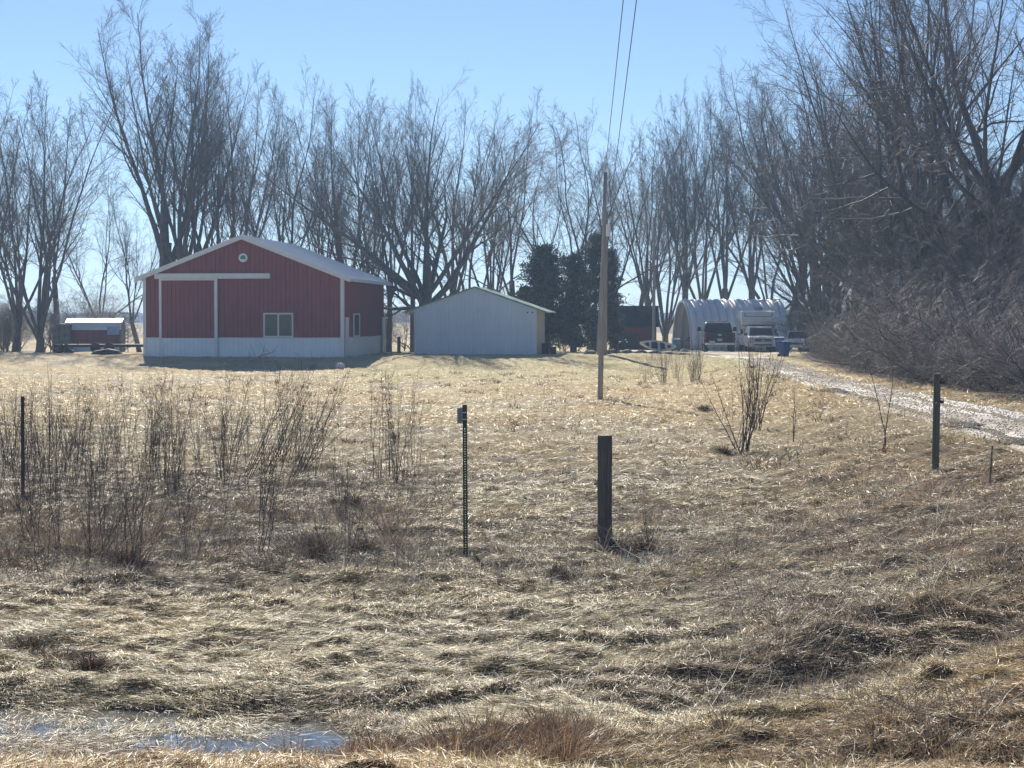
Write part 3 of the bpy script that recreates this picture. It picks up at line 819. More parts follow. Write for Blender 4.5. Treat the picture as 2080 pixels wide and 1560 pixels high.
for s in (-1, 1):
    m = MB(); m.box(s * W / 2 - (.13 if s > 0 else 0), s * W / 2 + (.13 if s < 0 else 0), -.01, .095, .82, 1.24); m.build('tail_light', M['lampred'], T, bevel=.01)
    m = MB(); m.box(s * 1.17 - .12, s * 1.17 + .12, 3.75, 3.85, 1.33, 1.62); m.box(min(s * .93, s * 1.06), max(s * .93, s * 1.06), 3.78, 3.84, 1.36, 1.42); m.build('wing_mirror', M['blackplastic'], T, bevel=.02)
    wheel(T, s * .86, 1.05, .41, .27); wheel(T, s * .86, 4.45, .41, .27)
m = MB(); m.box(-.95, .95, -.14, .02, .46, .62); m.build('bumper', M['chrome'], T, bevel=.02)
m = MB(); m.box(-.66, -.30, -.17, -.142, .52, .74); m.build('sign_plate', M['plate'], T)
# sport utility vehicle, seen from the front; front at y = 0
p = gat(1550, 133.5)
T = thing('suv', 'silver sport utility vehicle facing the camera in front of the camper', 'suv', (p.x, p.y, g1(p.x, p.y) + .02), math.radians(-2))
W = 1.84
m = MB(); m.prism([(0, .35), (0, .78), (.12, .98), (1.15, 1.08), (4.5, 1.12), (4.6, .9), (4.6, .35)], -W / 2, W / 2, 'x'); body = m.build('body', M['silver'], T, bevel=.05)
m = MB(); m.prism([(1.1, 1.06), (1.75, 1.62), (2.1, 1.68), (4.1, 1.68), (4.45, 1.1)], -W / 2 + .06, W / 2 - .06, 'x')
for i, v in enumerate(m.v):
    if v[2] > 1.2: m.v[i] = (v[0] * .86, v[1], v[2])
cab = m.build('cabin', M['silver'], T, bevel=.03)
m = MB(); m.add([(-.78, 1.135, 1.11), (.78, 1.135, 1.11), (.70, 1.67, 1.575), (-.70, 1.67, 1.575), (-.78, 1.17, 1.10), (.78, 1.17, 1.10), (.70, 1.70, 1.56), (-.70, 1.70, 1.56)], [(0, 1, 2, 3), (4, 7, 6, 5), (0, 4, 5, 1), (3, 2, 6, 7), (0, 3, 7, 4), (1, 5, 6, 2)]); m.build('windscreen', M['glass'], cab)
for s in (-1, 1):
    m = MB(); m.box(s * .72 - .012, s * .72 + .012, 1.9, 4.0, 1.72, 1.75); m.build('roof_rail', M['blackplastic'], cab)
    m = MB(); m.box(min(s * .56, s * .9), max(s * .56, s * .9), -.025, .05, .72, .86); m.build('headlight', M['lampclear'], T, bevel=.015)
    m = MB(); m.box(s * 1.02 - .1, s * 1.02 + .1, 1.3, 1.38, 1.08, 1.24); m.build('wing_mirror', M['blackplastic'], T, bevel=.02)
    wheel(T, s * .8, .85, .35, .24); wheel(T, s * .8, 3.6, .35, .24)
m = MB(); m.box(-.54, .54, -.02, .04, .70, .87); gr = m.build('grille', M['blackplastic'], T, bevel=.01)
m = MB(); m.prism([(-.1, .76), (0, .74), (.1, .76), (.04, .82), (-.04, .82)], -.035, -.021, 'y'); m.build('badge', M['chrome'], gr)
m = MB(); m.box(-.92, .92, -.09, .02, .42, .66); bp = m.build('bumper', M['silver'], T, bevel=.03)
m = MB(); m.box(-.6, .6, -.1, -.091, .44, .54); m.build('air_intake', M['blackplastic'], bp)
m = MB(); m.box(.55, .8, -.105, -.091, .5, .62); m.build('licence_plate', M['plate'], bp)
m = MB(); m.prism([(.02, .885), (.1, 1.0), (1.1, 1.1), (1.1, .885)], -.3, .3, 'x'); m.build('bonnet', M['silver'], T, bevel=.02)
# motorhome
p = gat(1541, 139.5)
T = thing('motorhome', 'white motorhome with a sleeping bunk over its cab parked beside the hut', 'motorhome', (p.x, p.y, g1(p.x, p.y) + .02), math.radians(-4))
W = 2.32
m = MB(); m.prism([(1.35, .45), (1.35, 1.75), (.1, 1.85), (-.05, 2.1), (.25, 2.72), (.7, 2.83), (7.0, 2.83), (7.0, .45)], -W / 2, W / 2, 'x'); body = m.build('body', M['rvwhite'], T, bevel=.06)
m = MB(); m.add([(-.92, .125, 2.40), (.92, .125, 2.40), (.98, .235, 2.62), (.8, .27, 2.68), (-.8, .27, 2.68), (-.98, .235, 2.62), ], [(0, 1, 2, 3, 4, 5)]); o = m.build('bunk_window', M['rvstripe'], body); o.location = (0, -.035, .0)
m = MB(); m.add([(-.86, .13, 2.43), (.86, .13, 2.43), (.92, .225, 2.61), (.76, .26, 2.66), (-.76, .26, 2.66), (-.92, .225, 2.61)], [(0, 1, 2, 3, 4, 5)]); o = m.build('bunk_panel', M['rvwhite'], body); o.location = (0, -.05, .0)
m = MB(); m.prism([(-1.05, .45), (-1.05, .98), (-.1, 1.12), (.4, 1.72), (1.34, 1.74), (1.34, .45)], -.95, .95, 'x'); cab = m.build('cab', M['rvwhite'], T, bevel=.05)
m = MB(); m.add([(-.8, -.10, 1.15), (.8, -.10, 1.15), (.72, .36, 1.66), (-.72, .36, 1.66)], [(0, 1, 2, 3)]); o = m.build('windscreen', M['glass'], cab); o.location = (0, -.02, .02)
m = MB(); m.box(-.97, -.951, .2, 1.0, 1.2, 1.62); m.build('door_window', M['glass'], cab)
m = MB(); m.box(-.7, .7, -1.08, -1.051, .6, .9); m.build('grille', M['blackplastic'], cab)
for s in (-1, 1):
    wheel(T, s * .85, -.35, .36, .22); wheel(T, s * .95, 5.0, .38, .3)
    m = MB(); m.box(s * 1.15 - .08, s * 1.15 + .08, -.05, .05, 1.2, 1.55); m.build('wing_mirror', M['blackplastic'], T)
for y0_, y1_, za, zb in ((1.9, 2.5, 1.5, 2.2), (3.4, 4.6, 1.5, 2.1), (6.0, 6.6, 1.3, 2.3)):
    m = MB(); m.box(-W / 2 - .02, -W / 2 - .003, y0_, y1_, za, zb); m.build('side_window', M['glass'], body)
m = MB(); m.box(-W / 2 - .015, -W / 2 - .002, 1.4, 6.9, 1.1, 1.22); m.build('stripe', M['rvstripe'], body)
m = MB(); m.tube([(.1, 2.2, 2.84), (.1, 2.2, 3.06)], [.34, .28], 16); m.build('roof_vent', M['rvstripe'], body)
m = MB(); m.box(.2, .8, 4.2, 5.0, 2.831, 3.0); m.build('roof_vent', M['rvwhite'], body, bevel=.04)
# white car behind the bushes
p = gat(1618, 134)
T = thing('car', 'white car half hidden by the bushes right of the silver vehicle', 'car', (p.x, p.y, g1(p.x, p.y) + .02), math.radians(-12))
m = MB(); m.prism([(0, .3), (0, .62), (.15, .78), (1.2, .9), (4.2, .95), (4.4, .7), (4.4, .3)], -.85, .85, 'x'); m.build('body', M['carwhite'], T, bevel=.05)
m = MB(); m.prism([(1.0, .86), (1.7, 1.36), (3.1, 1.38), (3.8, .92)], -.76, .76, 'x')
for i, v in enumerate(m.v):
    if v[2] > 1: m.v[i] = (v[0] * .84, v[1], v[2])
cab = m.build('cabin', M['carwhite'], T, bevel=.03)
m = MB(); m.add([(-.66, 1.03, .92), (.66, 1.03, .92), (.58, 1.6, 1.31), (-.58, 1.6, 1.31)], [(0, 1, 2, 3)]); o = m.build('windscreen', M['glass'], cab); o.location = (0, -.025, .02)
for s in (-1, 1):
    m = MB(); m.box(min(s * .5, s * .8), max(s * .5, s * .8), -.02, .04, .56, .68); m.build('headlight', M['lampclear'], T)
    wheel(T, s * .75, .8, .31, .2); wheel(T, s * .75, 3.4, .31, .2)
m = MB(); m.box(-.42, .42, -.02, .03, .5, .62); m.build('grille', M['blackplastic'], T)

# ------------------------------------------------------------------ bins, boat, jack, scraps
def bin_(px, Y_, s, m_, label, rz, lidm):
    p = gat(px, Y_); T = thing('rubbish_bin', label, 'bin', (p.x, p.y, g1(p.x, p.y)), rz); T.scale = (s, s, s)
    m = MB(); m.loft([[(-.22, -.22, .06), (.22, -.22, .06), (.22, .22, .06), (-.22, .22, .06)], [(-.29, -.3, .92), (.29, -.3, .92), (.29, .34, .92), (-.29, .34, .92)]]); m.build('body', m_, T, bevel=.03)
    m = MB(); m.prism([(-.34, .925), (-.32, .98), (0, 1.04), (.38, 1.02), (.38, .925)], -.31, .31, 'x'); m.build('lid', lidm, T, bevel=.015)
    m = MB(); m.tube([(-.24, .38, .97), (.24, .38, .97)], .018, 6); m.build('handle', lidm, T)
    for sx in (-.24, .24):
        m = MB(); m.tube([(sx - .03, .22, .1), (sx + .03, .22, .1)], .1, 12); m.build('wheel', M['tyre'], T)
bin_(1593, 112, .86, M['bluebin'], 'dark blue wheeled bin standing at the edge of the driveway', .5, M['bluebin'])
bin_(1584, 126, .95, M['bluebin'], 'blue bin just behind the other one, beside the silver vehicle', -.2, M['bluebin'])
bin_(1373, 143, .88, M['teal'], 'teal bin with pale lid between the boat and the hut', .1, M['galv'])
p = gat(1334, 140)
T = thing('rowing_boat', 'small white open boat with dark inside tilted on its side near the teal bin', 'boat', (p.x, p.y, g1(p.x, p.y) + .06), 0)
m = MB(); outer, inner, gun = [], [], []
NB = 14
Lb, Bb, Hb = 2.45, .86, .30
def sec(t, s=1.0, dz_=0.0):
    wd = Bb / 2 * (1 - abs(t) ** 1.8) * s + .02; sh = .12 * t * t
    return [(t * Lb / 2 * s, -wd, Hb + sh), (t * Lb / 2 * s, -wd * .8, .12 + sh + dz_), (t * Lb / 2 * s, 0, .02 + sh * 1.3 + dz_), (t * Lb / 2 * s, wd * .8, .12 + sh + dz_), (t * Lb / 2 * s, wd, Hb + sh)]
T1 = [i / NB * 2 - 1 for i in range(NB + 1)]
def strip(mb, rows, flip=False):
    n_ = len(rows[0]); mb.add([v for r in rows for v in r], [(a * n_ + b, a * n_ + b + 1, (a + 1) * n_ + b + 1, (a + 1) * n_ + b) for a in range(len(rows) - 1) for b in range(n_ - 1)])
hullm = MB(); strip(hullm, [sec(t) for t in T1]); hull = hullm.build('hull', M['boatdark'], T)
inm = MB(); strip(inm, [sec(t, .93, .03) for t in T1]); inn = inm.build('inner_hull', M['boatdark'], T)
gm = MB()
for sgn in (-1, 1):
    gm.tube([(t * Lb / 2, sgn * (Bb / 2 * (1 - abs(t) ** 1.8) + .0), Hb + .12 * t * t + .01) for t in T1], [.055 + .03 * abs(t) for t in T1], 6)
gm.build('gunwale', M['boatwhite'], T)
for t in (-.42, .08, .5):
    m = MB(); wd = Bb / 2 * (1 - abs(t) ** 1.8); m.box(t * Lb / 2 - .075, t * Lb / 2 + .075, -wd, wd, Hb - .03, Hb + .01); m.build('thwart', M['boatwhite'], T)
for t0_, t1_ in ((-1, -.72), (.74, 1)):
    m = MB(); ta = [t0_ + (t1_ - t0_) * k / 4 for k in range(5)]
    m.add([(t * Lb / 2, -(Bb / 2 * (1 - abs(t) ** 1.8)), Hb + .12 * t * t + .02) for t in ta] + [(t * Lb / 2, (Bb / 2 * (1 - abs(t) ** 1.8)), Hb + .12 * t * t + .02) for t in ta], [(k, k + 1, 5 + k + 1, 5 + k) for k in range(4)])
    m.build('deck', M['boatwhite'], T)
T.rotation_euler = (math.radians(47), math.radians(6), math.radians(6)); T.location.z += .16
p = gat(1388, 146)
m = MB(); m.tube([(-.5, 0, .25), (.5, 0, .95)], .04, 6); m.tube([(-.5, .1, .55), (.45, .1, .75)], .035, 6); m.tube([(-.45, 0, 0), (-.42, 0, .5)], .05, 6); m.tube([(-.6, 0, .05), (-.2, 0, .05)], .07, 8)
o = m.build('trolley_jack', M['redpaint'], None); o.location = (p.x, p.y, g1(p.x, p.y) + .02); tag(o, 'red long handled jack standing in the open end of the hut', 'jack')
p = gat(1390, 140)
m = MB(); m.prism([(-.3, 0), (-.12, .22), (.05, .26), (.32, .04), (.3, 0)], -.1, .12, 'y'); m.box(-.12, .1, -.25, -.11, 0, .12)
o = m.build('scrap_pile', M['snowwhite'], None, bevel=.02); o.location = (p.x, p.y, g1(p.x, p.y) + .01); tag(o, 'small pile of white scraps lying right of the teal bin', 'scrap pile')
# stones and gravel berm beside the pole foot
def rock(name, loc, sx, sy, sz, seed, label, cat, group=None):
    r_ = random.Random(seed); m = MB(); nl, nr = 9, 6; vs = []
    for i in range(nr + 1):
        th = math.pi * i / nr
        for j in range(nl):
            k = 1 + r_.uniform(-.13, .13); a = 2 * math.pi * j / nl
            vs.append((sx * k * math.sin(th) * math.cos(a), sy * k * math.sin(th) * math.sin(a), sz * k * math.cos(th)))
    fs = [(i * nl + j, i * nl + (j + 1) % nl, (i + 1) * nl + (j + 1) % nl, (i + 1) * nl + j) for i in range(nr) for j in range(nl)]
    m.add(vs, fs); o = m.build(name, M['stone'], None); o.location = loc; return tag(o, label, cat, group)
for px, w, lab in ((1198, .36, 'flat grey field stone left of the thick pole foot'), (1231, .26, 'flat grey field stone right of the thick pole foot')):
    p = gat(px, 113); rock('field_stone', (p.x, p.y, g1(p.x, p.y) + .08), w, .35, .2, px, lab, 'stone')
mb = MB(); a = gat(1238, 116); b = gat(1400, 119); pts = []; rad = []
for k in range(22):
    t = k / 21; q_ = a.lerp(b, t); pts.append((q_.x, q_.y, g1(q_.x, q_.y) + .03)); rad.append(.2 + .08 * math.sin(k * 1.7) - .17 * t)
mb.tube(pts, rad, 7); tag(mb.build('gravel_berm', M['stone'], None), 'low ridge of grey gravel along the turf edge beside the pole', 'gravel ridge')
# junk behind the shed corner and between the barns
p = gat(1108, 114)
m = MB(); m.tube([(0, 0, 0), (0, 0, .62)], .22, 12); m.box(.25, .6, -.1, .3, 0, .42); m.tube([(.1, -.1, .6), (.08, -.15, .95)], .04, 6)
o = m.build('scrap_pile', M['dark'], None); o.location = (p.x, p.y, g1(p.x, p.y)); tag(o, 'dark clutter heaped against the right side of the white shed', 'scrap pile')
p = gat(810, 118)
m = MB(); m.tube([(0, 0, -.2), (.01, 0, .95)], .1, 8); o = m.build('fence_post', M['rust'], None); o.location = (p.x, p.y, g1(p.x, p.y)); tag(o, 'short dark post between the red barn and the white shed', 'post')
p = gat(826, 119)
m = MB(); m.tube([(-.4, 0, .62), (0, 0, .45), (.35, 0, .1)], [.03, .035, .05], 6); m.box(-1.0, -.3, .2, .4, 0, .06)
o = m.build('bent_board', M['timber'], None); o.location = (p.x, p.y, g1(p.x, p.y)); tag(o, 'pale bent branch leaning left of the white shed', 'branch')
# things lying in front of the barn
p = gat(500, 98); r_ = random.Random(4)
m = MB()
base = Vector((-.35, 0, .05))
m.tube([base, base + Vector((.5, .1, .35)), base + Vector((1.3, .2, .6)), base + Vector((1.75, .2, .75))], [.05, .04, .03, .015], 6)
for k in range(9):
    a = r_.uniform(0, 1.5); s_ = base + Vector((.3 + .16 * k, .1, .25 + .06 * k)); m.tube([s_, s_ + Vector((r_.uniform(-.3, .4), r_.uniform(-.3, .3), r_.uniform(.2, .7)))], [.018, .006], 5)
for k in range(7):
    s_ = base + Vector((r_.uniform(-.4, .4), 0, 0)); m.tube([s_, s_ + Vector((r_.uniform(-1, -.1), r_.uniform(-.3, .3), r_.uniform(.2, .6)))], [.02, .006], 5)
o = m.build('dead_branch', M['timber'], None); o.location = (p.x, p.y, g1(p.x, p.y)); tag(o, 'pale broken branch lying on the grass before the barn front', 'branch')
p = gat(690, 97.5); o = rock('white_sack', (p.x, p.y, g1(p.x, p.y) + .1), .26, .2, .18, 3, 'crumpled white sack in the shade at the right of the barn front', 'sack'); o.data.materials[0] = M['snowwhite']
p = gat(622, 98)
m = MB(); m.box(-.45, .45, -.06, .06, .02, .1); o = m.build('board', M['timber'], None); o.location = (p.x, p.y, g1(p.x, p.y) + .05); o.rotation_euler = (0, 0, .2); tag(o, 'short bare board on the grass below the barn window', 'board')

# ------------------------------------------------------------------ poles, posts, wires
def pole(name, pxb, pxt, pyt, Y_, r0, r1, m_, label, cat='utility pole', n=14, sink=.4):
    b = gat(pxb, Y_); t = at(pxt, pyt, Y_)
    T = thing(name, label, cat, (b.x, b.y, b.z)); d = t - b
    m = MB(); K = 8; m.tube([tuple(d * (k / K) - Vector((0, 0, sink if k == 0 else 0))) for k in range(K + 1)], [r0 + (r1 - r0) * k / K for k in range(K + 1)], n)
    m.build('shaft', m_, T, smooth=True); return T, b, t
T, pb, pt_ = pole('utility_pole', 1219, 1229.5, 350, 61.7, .088, .052, M['polewood'], 'slender weathered pole standing in the field with two wires at its top')
m = MB(); m.tube([pt_ - pb - Vector((0, 0, .02)), pt_ - pb + Vector((0, 0, .09))], .04, 8); m.build('insulator', M['galv'], T)
br = at(1231, 421, 61.7) - pb
m = MB(); m.tube([br, br + Vector((.05, -.02, 0)), br + Vector((.12, -.04, .03))], .014, 6); m.build('bracket', M['rust'], T)
T, tb, tt = pole('utility_pole', 1222, 1230, 428, 111.0, .30, .12, M['polewood'], 'thick weathered pole with a flared foot between two flat stones')
c_ = at(1235, 467, 110.8) - tb
m = MB(); m.tube([c_ - Vector((0, 0, .35)), c_ + Vector((0, 0, .3))], .14, 12); m.build('transformer', M['galv'], T, bevel=.02)
pole('utility_pole', 1328, 1329, 440, 148, .12, .09, M['polewood'], 'thin straight pole rising beside the dark red outbuilding')
for (P0, P1, lab) in ((pt_ + Vector((0, 0, .08)), Vector((1.02, 5, CZ + 8.0)), 'overhead wire running from the top of the slender pole'),
                 (pb + br + Vector((.12, -.04, .03)), Vector((1.16, 5, CZ + 7.6)), 'overhead wire running from the small bracket of the slender pole')):
    m = MB(); d = (P1 - P0); pts = [P0 + d * (k / 24) - Vector((0, 0, .35 * 4 * (k / 24) * (1 - k / 24) * .12)) for k in range(25)]
    pts.append(P1 + d * .45); m.tube([tuple(v) for v in pts], .0085, 6); tag(m.build('overhead_wire', M['wire'], None), lab, 'wire')
# sign post: green channel post with holes and a sign seen nearly edge on
b = gat(945.5, 21.0); t = at(944, 822, 21.0); H = (t - b).z
T = thing('sign_post', 'green steel channel post with a small sign seen nearly edge on', 'sign post', (b.x, b.y, b.z))
lean = (t - b).x / H
m = MB()
hz = [(k + .5) * .026 for k in range(int(H / .026) - 9)]
def L3(x, y, z): return (x + lean * z, y, z)
for x0, x1 in ((-.0235, -.0055), (.0055, .0235)):
    m.add([L3(x, y, z) for z in (-.3, H) for x, y in ((x0, -.012), (x1, -.012), (x1, -.004), (x0, -.004))], [(0, 3, 2, 1), (4, 5, 6, 7), (0, 1, 5, 4), (1, 2, 6, 5), (2, 3, 7, 6), (3, 0, 4, 7)])
for x0, x1 in ((-.0235, -.019), (.019, .0235)):
    m.add([L3(x, y, z) for z in (-.3, H - .002) for x, y in ((x0, -.0039), (x1, -.0039), (x1, .018), (x0, .018))], [(0, 3, 2, 1), (4, 5, 6, 7), (0, 1, 5, 4), (1, 2, 6, 5), (2, 3, 7, 6), (3, 0, 4, 7)])
zz = -.3
for k, h in enumerate(hz + [H + 1]):
    z1 = min(h - .0045, H)
    if z1 > zz: m.add([L3(x, y, z) for z in (zz, z1) for x, y in ((-.0054, -.011), (.0054, -.011), (.0054, -.005), (-.0054, -.005))], [(0, 3, 2, 1), (4, 5, 6, 7), (0, 1, 5, 4), (1, 2, 6, 5), (2, 3, 7, 6), (3, 0, 4, 7)])
    zz = h + .0045
m.build('channel_post', M['ugreen'], T)
m = MB(); m.box(-.0015, .0015, -.15, .15, H - .19, H - .03); m.box(-.004, -.0016, -.15, .15, H - .05, H - .045)
o = m.build('sign', M['signback'], T); o.rotation_euler = (0, 0, math.radians(-15)); o.location = (-.035 + lean * H, .02, 0)
m = MB(); m.tube([(-.03, -.015, H - .08), (.01, -.02, H - .08)], .006, 6); m.tube([(-.03, -.015, H - .15), (.01, -.02, H - .15)], .006, 6); o = m.build('bolt', M['galv'], T)
# centre square wooden post
b = gat(1229, 21.8); t = at(1229, 885, 21.8); H = (t - b).z
T = thing('wooden_post', 'square weathered grey wooden post standing right of the sign post', 'post', (b.x, b.y, b.z), math.radians(24))
m = MB(); rings = []
for k in range(13):
    z = -.3 + (H + .3) * k / 12; w = .062 * (1.0 + .03 * math.sin(k * 1.9)); 
    rings.append([(sx * w + sy_off, sy * w, z + (.006 * sx if k == 12 else 0)) for sx, sy, sy_off in ((-1, -.8, 0), (-.8, -1, 0), (-.1, -1, 0), (-.06, -.86, 0), (-.02, -1, 0), (.8, -1, 0), (1, -.8, 0), (1, .8, 0), (.8, 1, 0), (-.8, 1, 0), (-1, .8, 0))])
m.loft(rings); m.build('shaft', M['postwood'], T)
m = MB(); m.box(-.056, .056, -.056, .056, H - .004, H + .006); m.build('end_grain', M['postend'], T, bevel=.004)
# right round post with two dark brackets
b = gat(1901, 27.5); t = at(1904, 760, 27.5); H = (t - b).z
T = thing('wooden_post', 'round greenish treated wooden post beside the gravel driveway', 'post', (b.x, b.y, b.z))
m = MB(); m.tube([((t - b).x * k / 6, 0, -.3 + (H + .3) * k / 6) for k in range(7)], [.05, .05, .049, .049, .048, .048, .047], 18); m.build('shaft', M['postgreen'], T, smooth=False)
m = MB(); m.tube([((t - b).x, 0, H), ((t - b).x, 0, H + .012)], [.043, .041], 18); m.build('end_grain', M['postend'], T)
for k, (dz_, w) in enumerate(((H - .08, .07), (H - .34, .06))):
    m = MB(); m.tube([(.04, -.01, dz_), (.07, -.02, dz_ + .012), (.105, -.02, dz_)], .008, 6); m.box(.065, .065 + w * .7, -.05, 0, dz_ - .05, dz_ - .012); m.build('hinge_pin', M['rust'], T)
m = MB(); m.box(-.006, .006, -.056, -.045, H - .39, H - .375); m.build('nail', M['galv'], T)
# left steel fence post
b = gat(44, 27.8); t = at(46, 805, 27.8)
T = thing('steel_fence_post', 'dark rusty steel fence post standing in the thicket at far left', 'fence post', (b.x, b.y, b.z))
m = MB(); d = t - b; m.add([(d.x * z + x, y, (d.z + .2) * z - .2) for z in (0, 1) for x, y in ((-.024, -.01), (.024, -.01), (.024, 0), (.004, 0), (.004, .03), (-.004, .03), (-.004, 0), (-.024, 0))],
      [list(range(8))[::-1], list(range(8, 16))] + [(i, (i + 1) % 8, (i + 1) % 8 + 8, i + 8) for i in range(8)]); m.build('shaft', M['rust'], T)
m = MB()
for k in range(14): z = .1 + k * .065; m.box(d.x * z / d.z - .006, d.x * z / d.z + .006, -.019, -.0101, z, z + .018)
m.build('stud_row', M['rust'], T)
b = gat(2011, 24.5); t = at(2016, 905, 24.5); d = t - b
m = MB(); m.tube([(0, 0, -.15), (d.x, 0, d.z)], [.012, .010], 7); o = m.build('stake', M['postgreen'], None); o.location = b; tag(o, 'thin short wooden stake right of the round driveway post', 'stake')

# ------------------------------------------------------------------ bare trees
TAPER = 1.3
def rand_perp(d, r):
    v = r.normal(size=d.shape); v -= (v * d).sum(-1, keepdims=True) * d
    return v / np.linalg.norm(v, axis=-1, keepdims=True)
def grow(start, d, L, r0, r1, K, wig, trop, r, gravity=0.0):
    n_ = len(L); P = np.zeros((n_, K + 1, 3)); P[:, 0] = start; d = d.copy()
    for k in range(K):
        d = d + r.normal(size=d.shape) * wig + np.array([0, 0, 1.]) * trop
        if gravity: d[:, 2] -= gravity * (k / K)
        d /= np.linalg.norm(d, axis=1, keepdims=True)
        P[:, k + 1] = P[:, k] + d * (L / K)[:, None]
    R = r1[:, None] + (r0 - r1)[:, None] * (1 - np.linspace(0, 1, K + 1)[None]) ** TAPER
    return P, R
def children(P, R, nc, t0, t1, ang, lenf, rf, K, wig, trop, r, rmin, gravity=0.0, base_up=1.0):
    n_ = len(P); Kp = P.shape[1] - 1
    plen = np.linalg.norm(P[:, 1:] - P[:, :-1], axis=2).sum(1)
    pi = np.repeat(np.arange(n_), nc); m_ = len(pi)
    t = np.tile((np.arange(nc) + .5) / nc, n_) + r.uniform(-.5, .5, m_) / nc; t = t0 + (t1 - t0) * np.clip(t, 0, 1)
    f = np.clip(t * Kp, 0, Kp - 1e-6); i = f.astype(int); fr = (f - i)[:, None]
    st = P[pi, i] * (1 - fr) + P[pi, i + 1] * fr
    d = P[pi, i + 1] - P[pi, i]; d /= np.linalg.norm(d, axis=1, keepdims=True)
    a = np.radians(r.uniform(ang[0], ang[1], m_))[:, None]
    d = d * np.cos(a) + rand_perp(d, r) * np.sin(a)
    L = plen[pi] * r.uniform(lenf[0], lenf[1], m_) * (1.08 - .62 * t)
    rp = R[pi, i] * (1 - fr[:, 0]) + R[pi, i + 1] * fr[:, 0]
    r0 = np.maximum(rp * r.uniform(rf * .75, rf, m_), rmin); r1 = np.maximum(r0 * .3, rmin * .6)
    return grow(st, d, L, r0, r1, K, wig, trop, r, gravity)
def tubes(sets, sides):
    Vs, Qs, off = [], [], 0
    for (P, R), s in zip(sets, sides):
        n_, K1, _ = P.shape
        d = P[:, -1] - P[:, 0]; d /= np.linalg.norm(d, axis=1, keepdims=True) + 1e-9
        ref = np.where(np.abs(d[:, 2:3]) > .9, np.array([[1., 0, 0]]), np.array([[0, 0, 1.]]))
        u = np.cross(d, ref); u /= np.linalg.norm(u, axis=1, keepdims=True); w = np.cross(d, u)
        a = np.arange(s) * 2 * math.pi / s
        ring = u[:, None, :] * np.cos(a)[None, :, None] + w[:, None, :] * np.sin(a)[None, :, None]
        V_ = P[:, :, None, :] + ring[:, None, :, :] * R[:, :, None, None]
        Vs.append(V_.reshape(-1, 3))
        b = (np.arange(n_) * K1 * s)[:, None, None] + (np.arange(K1 - 1) * s)[None, :, None]
        j = np.arange(s)[None, None, :]; j2 = (j + 1) % s
        Qs.append(np.stack([b + j, b + j2, b + s + j2, b + s + j], -1).reshape(-1, 4) + off)
        off += n_ * K1 * s
    return np.concatenate(Vs), np.concatenate(Qs)

def tree_proto(seed, H=16., h0=2.5, nl=5, spread=(12, 30), r0=.32, n2=13, n3=9, n4=6, trop=.10, ang=(22, 48), tw=.0055, crown='twig', low=0, lean=0., l2=(.32, .52), grav=0.0, wig=.06, t2=.24):
    r = np.random.default_rng(seed)
    d0 = np.array([[lean, 0, 1.]]); d0 /= np.linalg.norm(d0)
    tr = grow(np.array([[0, 0, -.4]]), d0, np.array([h0 + .4]), np.array([r0 * 1.15]), np.array([r0 * .86]), 6, .03, .0, r)
    top = tr[0][0, -1]
    az = np.arange(nl) * 2 * math.pi / nl + r.uniform(-.5, .5, nl)
    an = np.radians(r.uniform(spread[0], spread[1], nl)); an[0] = np.radians(spread[0] * .4)
    d = np.stack([np.sin(an) * np.cos(az) + lean * .5, np.sin(an) * np.sin(az), np.cos(an)], 1)
    st = tr[0][0][np.clip(r.integers(4, 7, nl), 0, 6)]
    st[0] = top
    L = (H - h0) * r.uniform(.82, 1.06, nl); L[0] = H - h0
    l1 = grow(st, d, L, np.full(nl, r0 * .55) * r.uniform(.6, 1.05, nl), np.full(nl, .014), 14, wig * .75, trop * .35, r)
    sets = [tr, l1]; sd = [12, 9]
    if low:
        azl = r.uniform(0, 6.28, low); anl = np.radians(r.uniform(60, 88, low))
        dl = np.stack([np.sin(anl) * np.cos(azl), np.sin(anl) * np.sin(azl), np.cos(anl)], 1)
        lw = grow(tr[0][0][r.integers(3, 7, low)], dl, H * r.uniform(.28, .5, low), np.full(low, r0 * .4), np.full(low, .015), 12, .1, .04, r)
        sets.append((lw[0], lw[1])); sd.append(7)
    src = [l1] + ([lw] if low else [])
    L2 = [children(P, R, n2, t2, .98, ang, l2, .58, 8, wig, trop * .6, r, tw * 1.8, grav * .3) for P, R in src]
    c2P = np.concatenate([a[0] for a in L2]); c2R = np.concatenate([a[1] for a in L2])
    L3 = children(c2P, c2R, n3, .12, 1.0, (20, 52), (.3, .55), .62, 5, wig * 1.2, trop * .4, r, tw * 1.2, grav * .6)
    L4 = children(L3[0], L3[1], n4 + 2, .1, 1.0, (22, 62), (.3, .62), .7, 3, wig * 1.4, trop * .4, r, tw, grav)
    V_, Q_ = tubes(sets, sd); trunk = quads_mesh('trunk', V_, Q_, M['bark'], None, True)
    V_, Q_ = tubes([(c2P, c2R), L3, L4], [5, 3, 3]); cr = quads_mesh('crown', V_, Q_, M[crown], None, False)
    return trunk, cr
PROTO = {}
def proto(k, **kw): PROTO[k] = tree_proto(**kw)
proto('broad', seed=1, H=16, h0=3.4, nl=8, spread=(14, 52), r0=.42, n2=13, n3=9, n4=6, low=5, trop=.08, wig=.06)
proto('vase', seed=2, H=18, h0=4.2, nl=5, spread=(9, 32), r0=.33, n2=15, n3=9, n4=6, trop=.08, wig=.055, ang=(20, 42), l2=(.26, .42))
proto('vase2', seed=3, H=18, h0=3.2, nl=6, spread=(8, 34), r0=.31, n2=14, n3=9, n4=6, trop=.09, wig=.055, ang=(18, 40), l2=(.25, .4))
proto('tall', seed=4, H=20, h0=6.5, nl=5, spread=(7, 25), r0=.34, n2=18, n3=10, n4=6, trop=.08, wig=.05, ang=(22, 44), l2=(.24, .4))
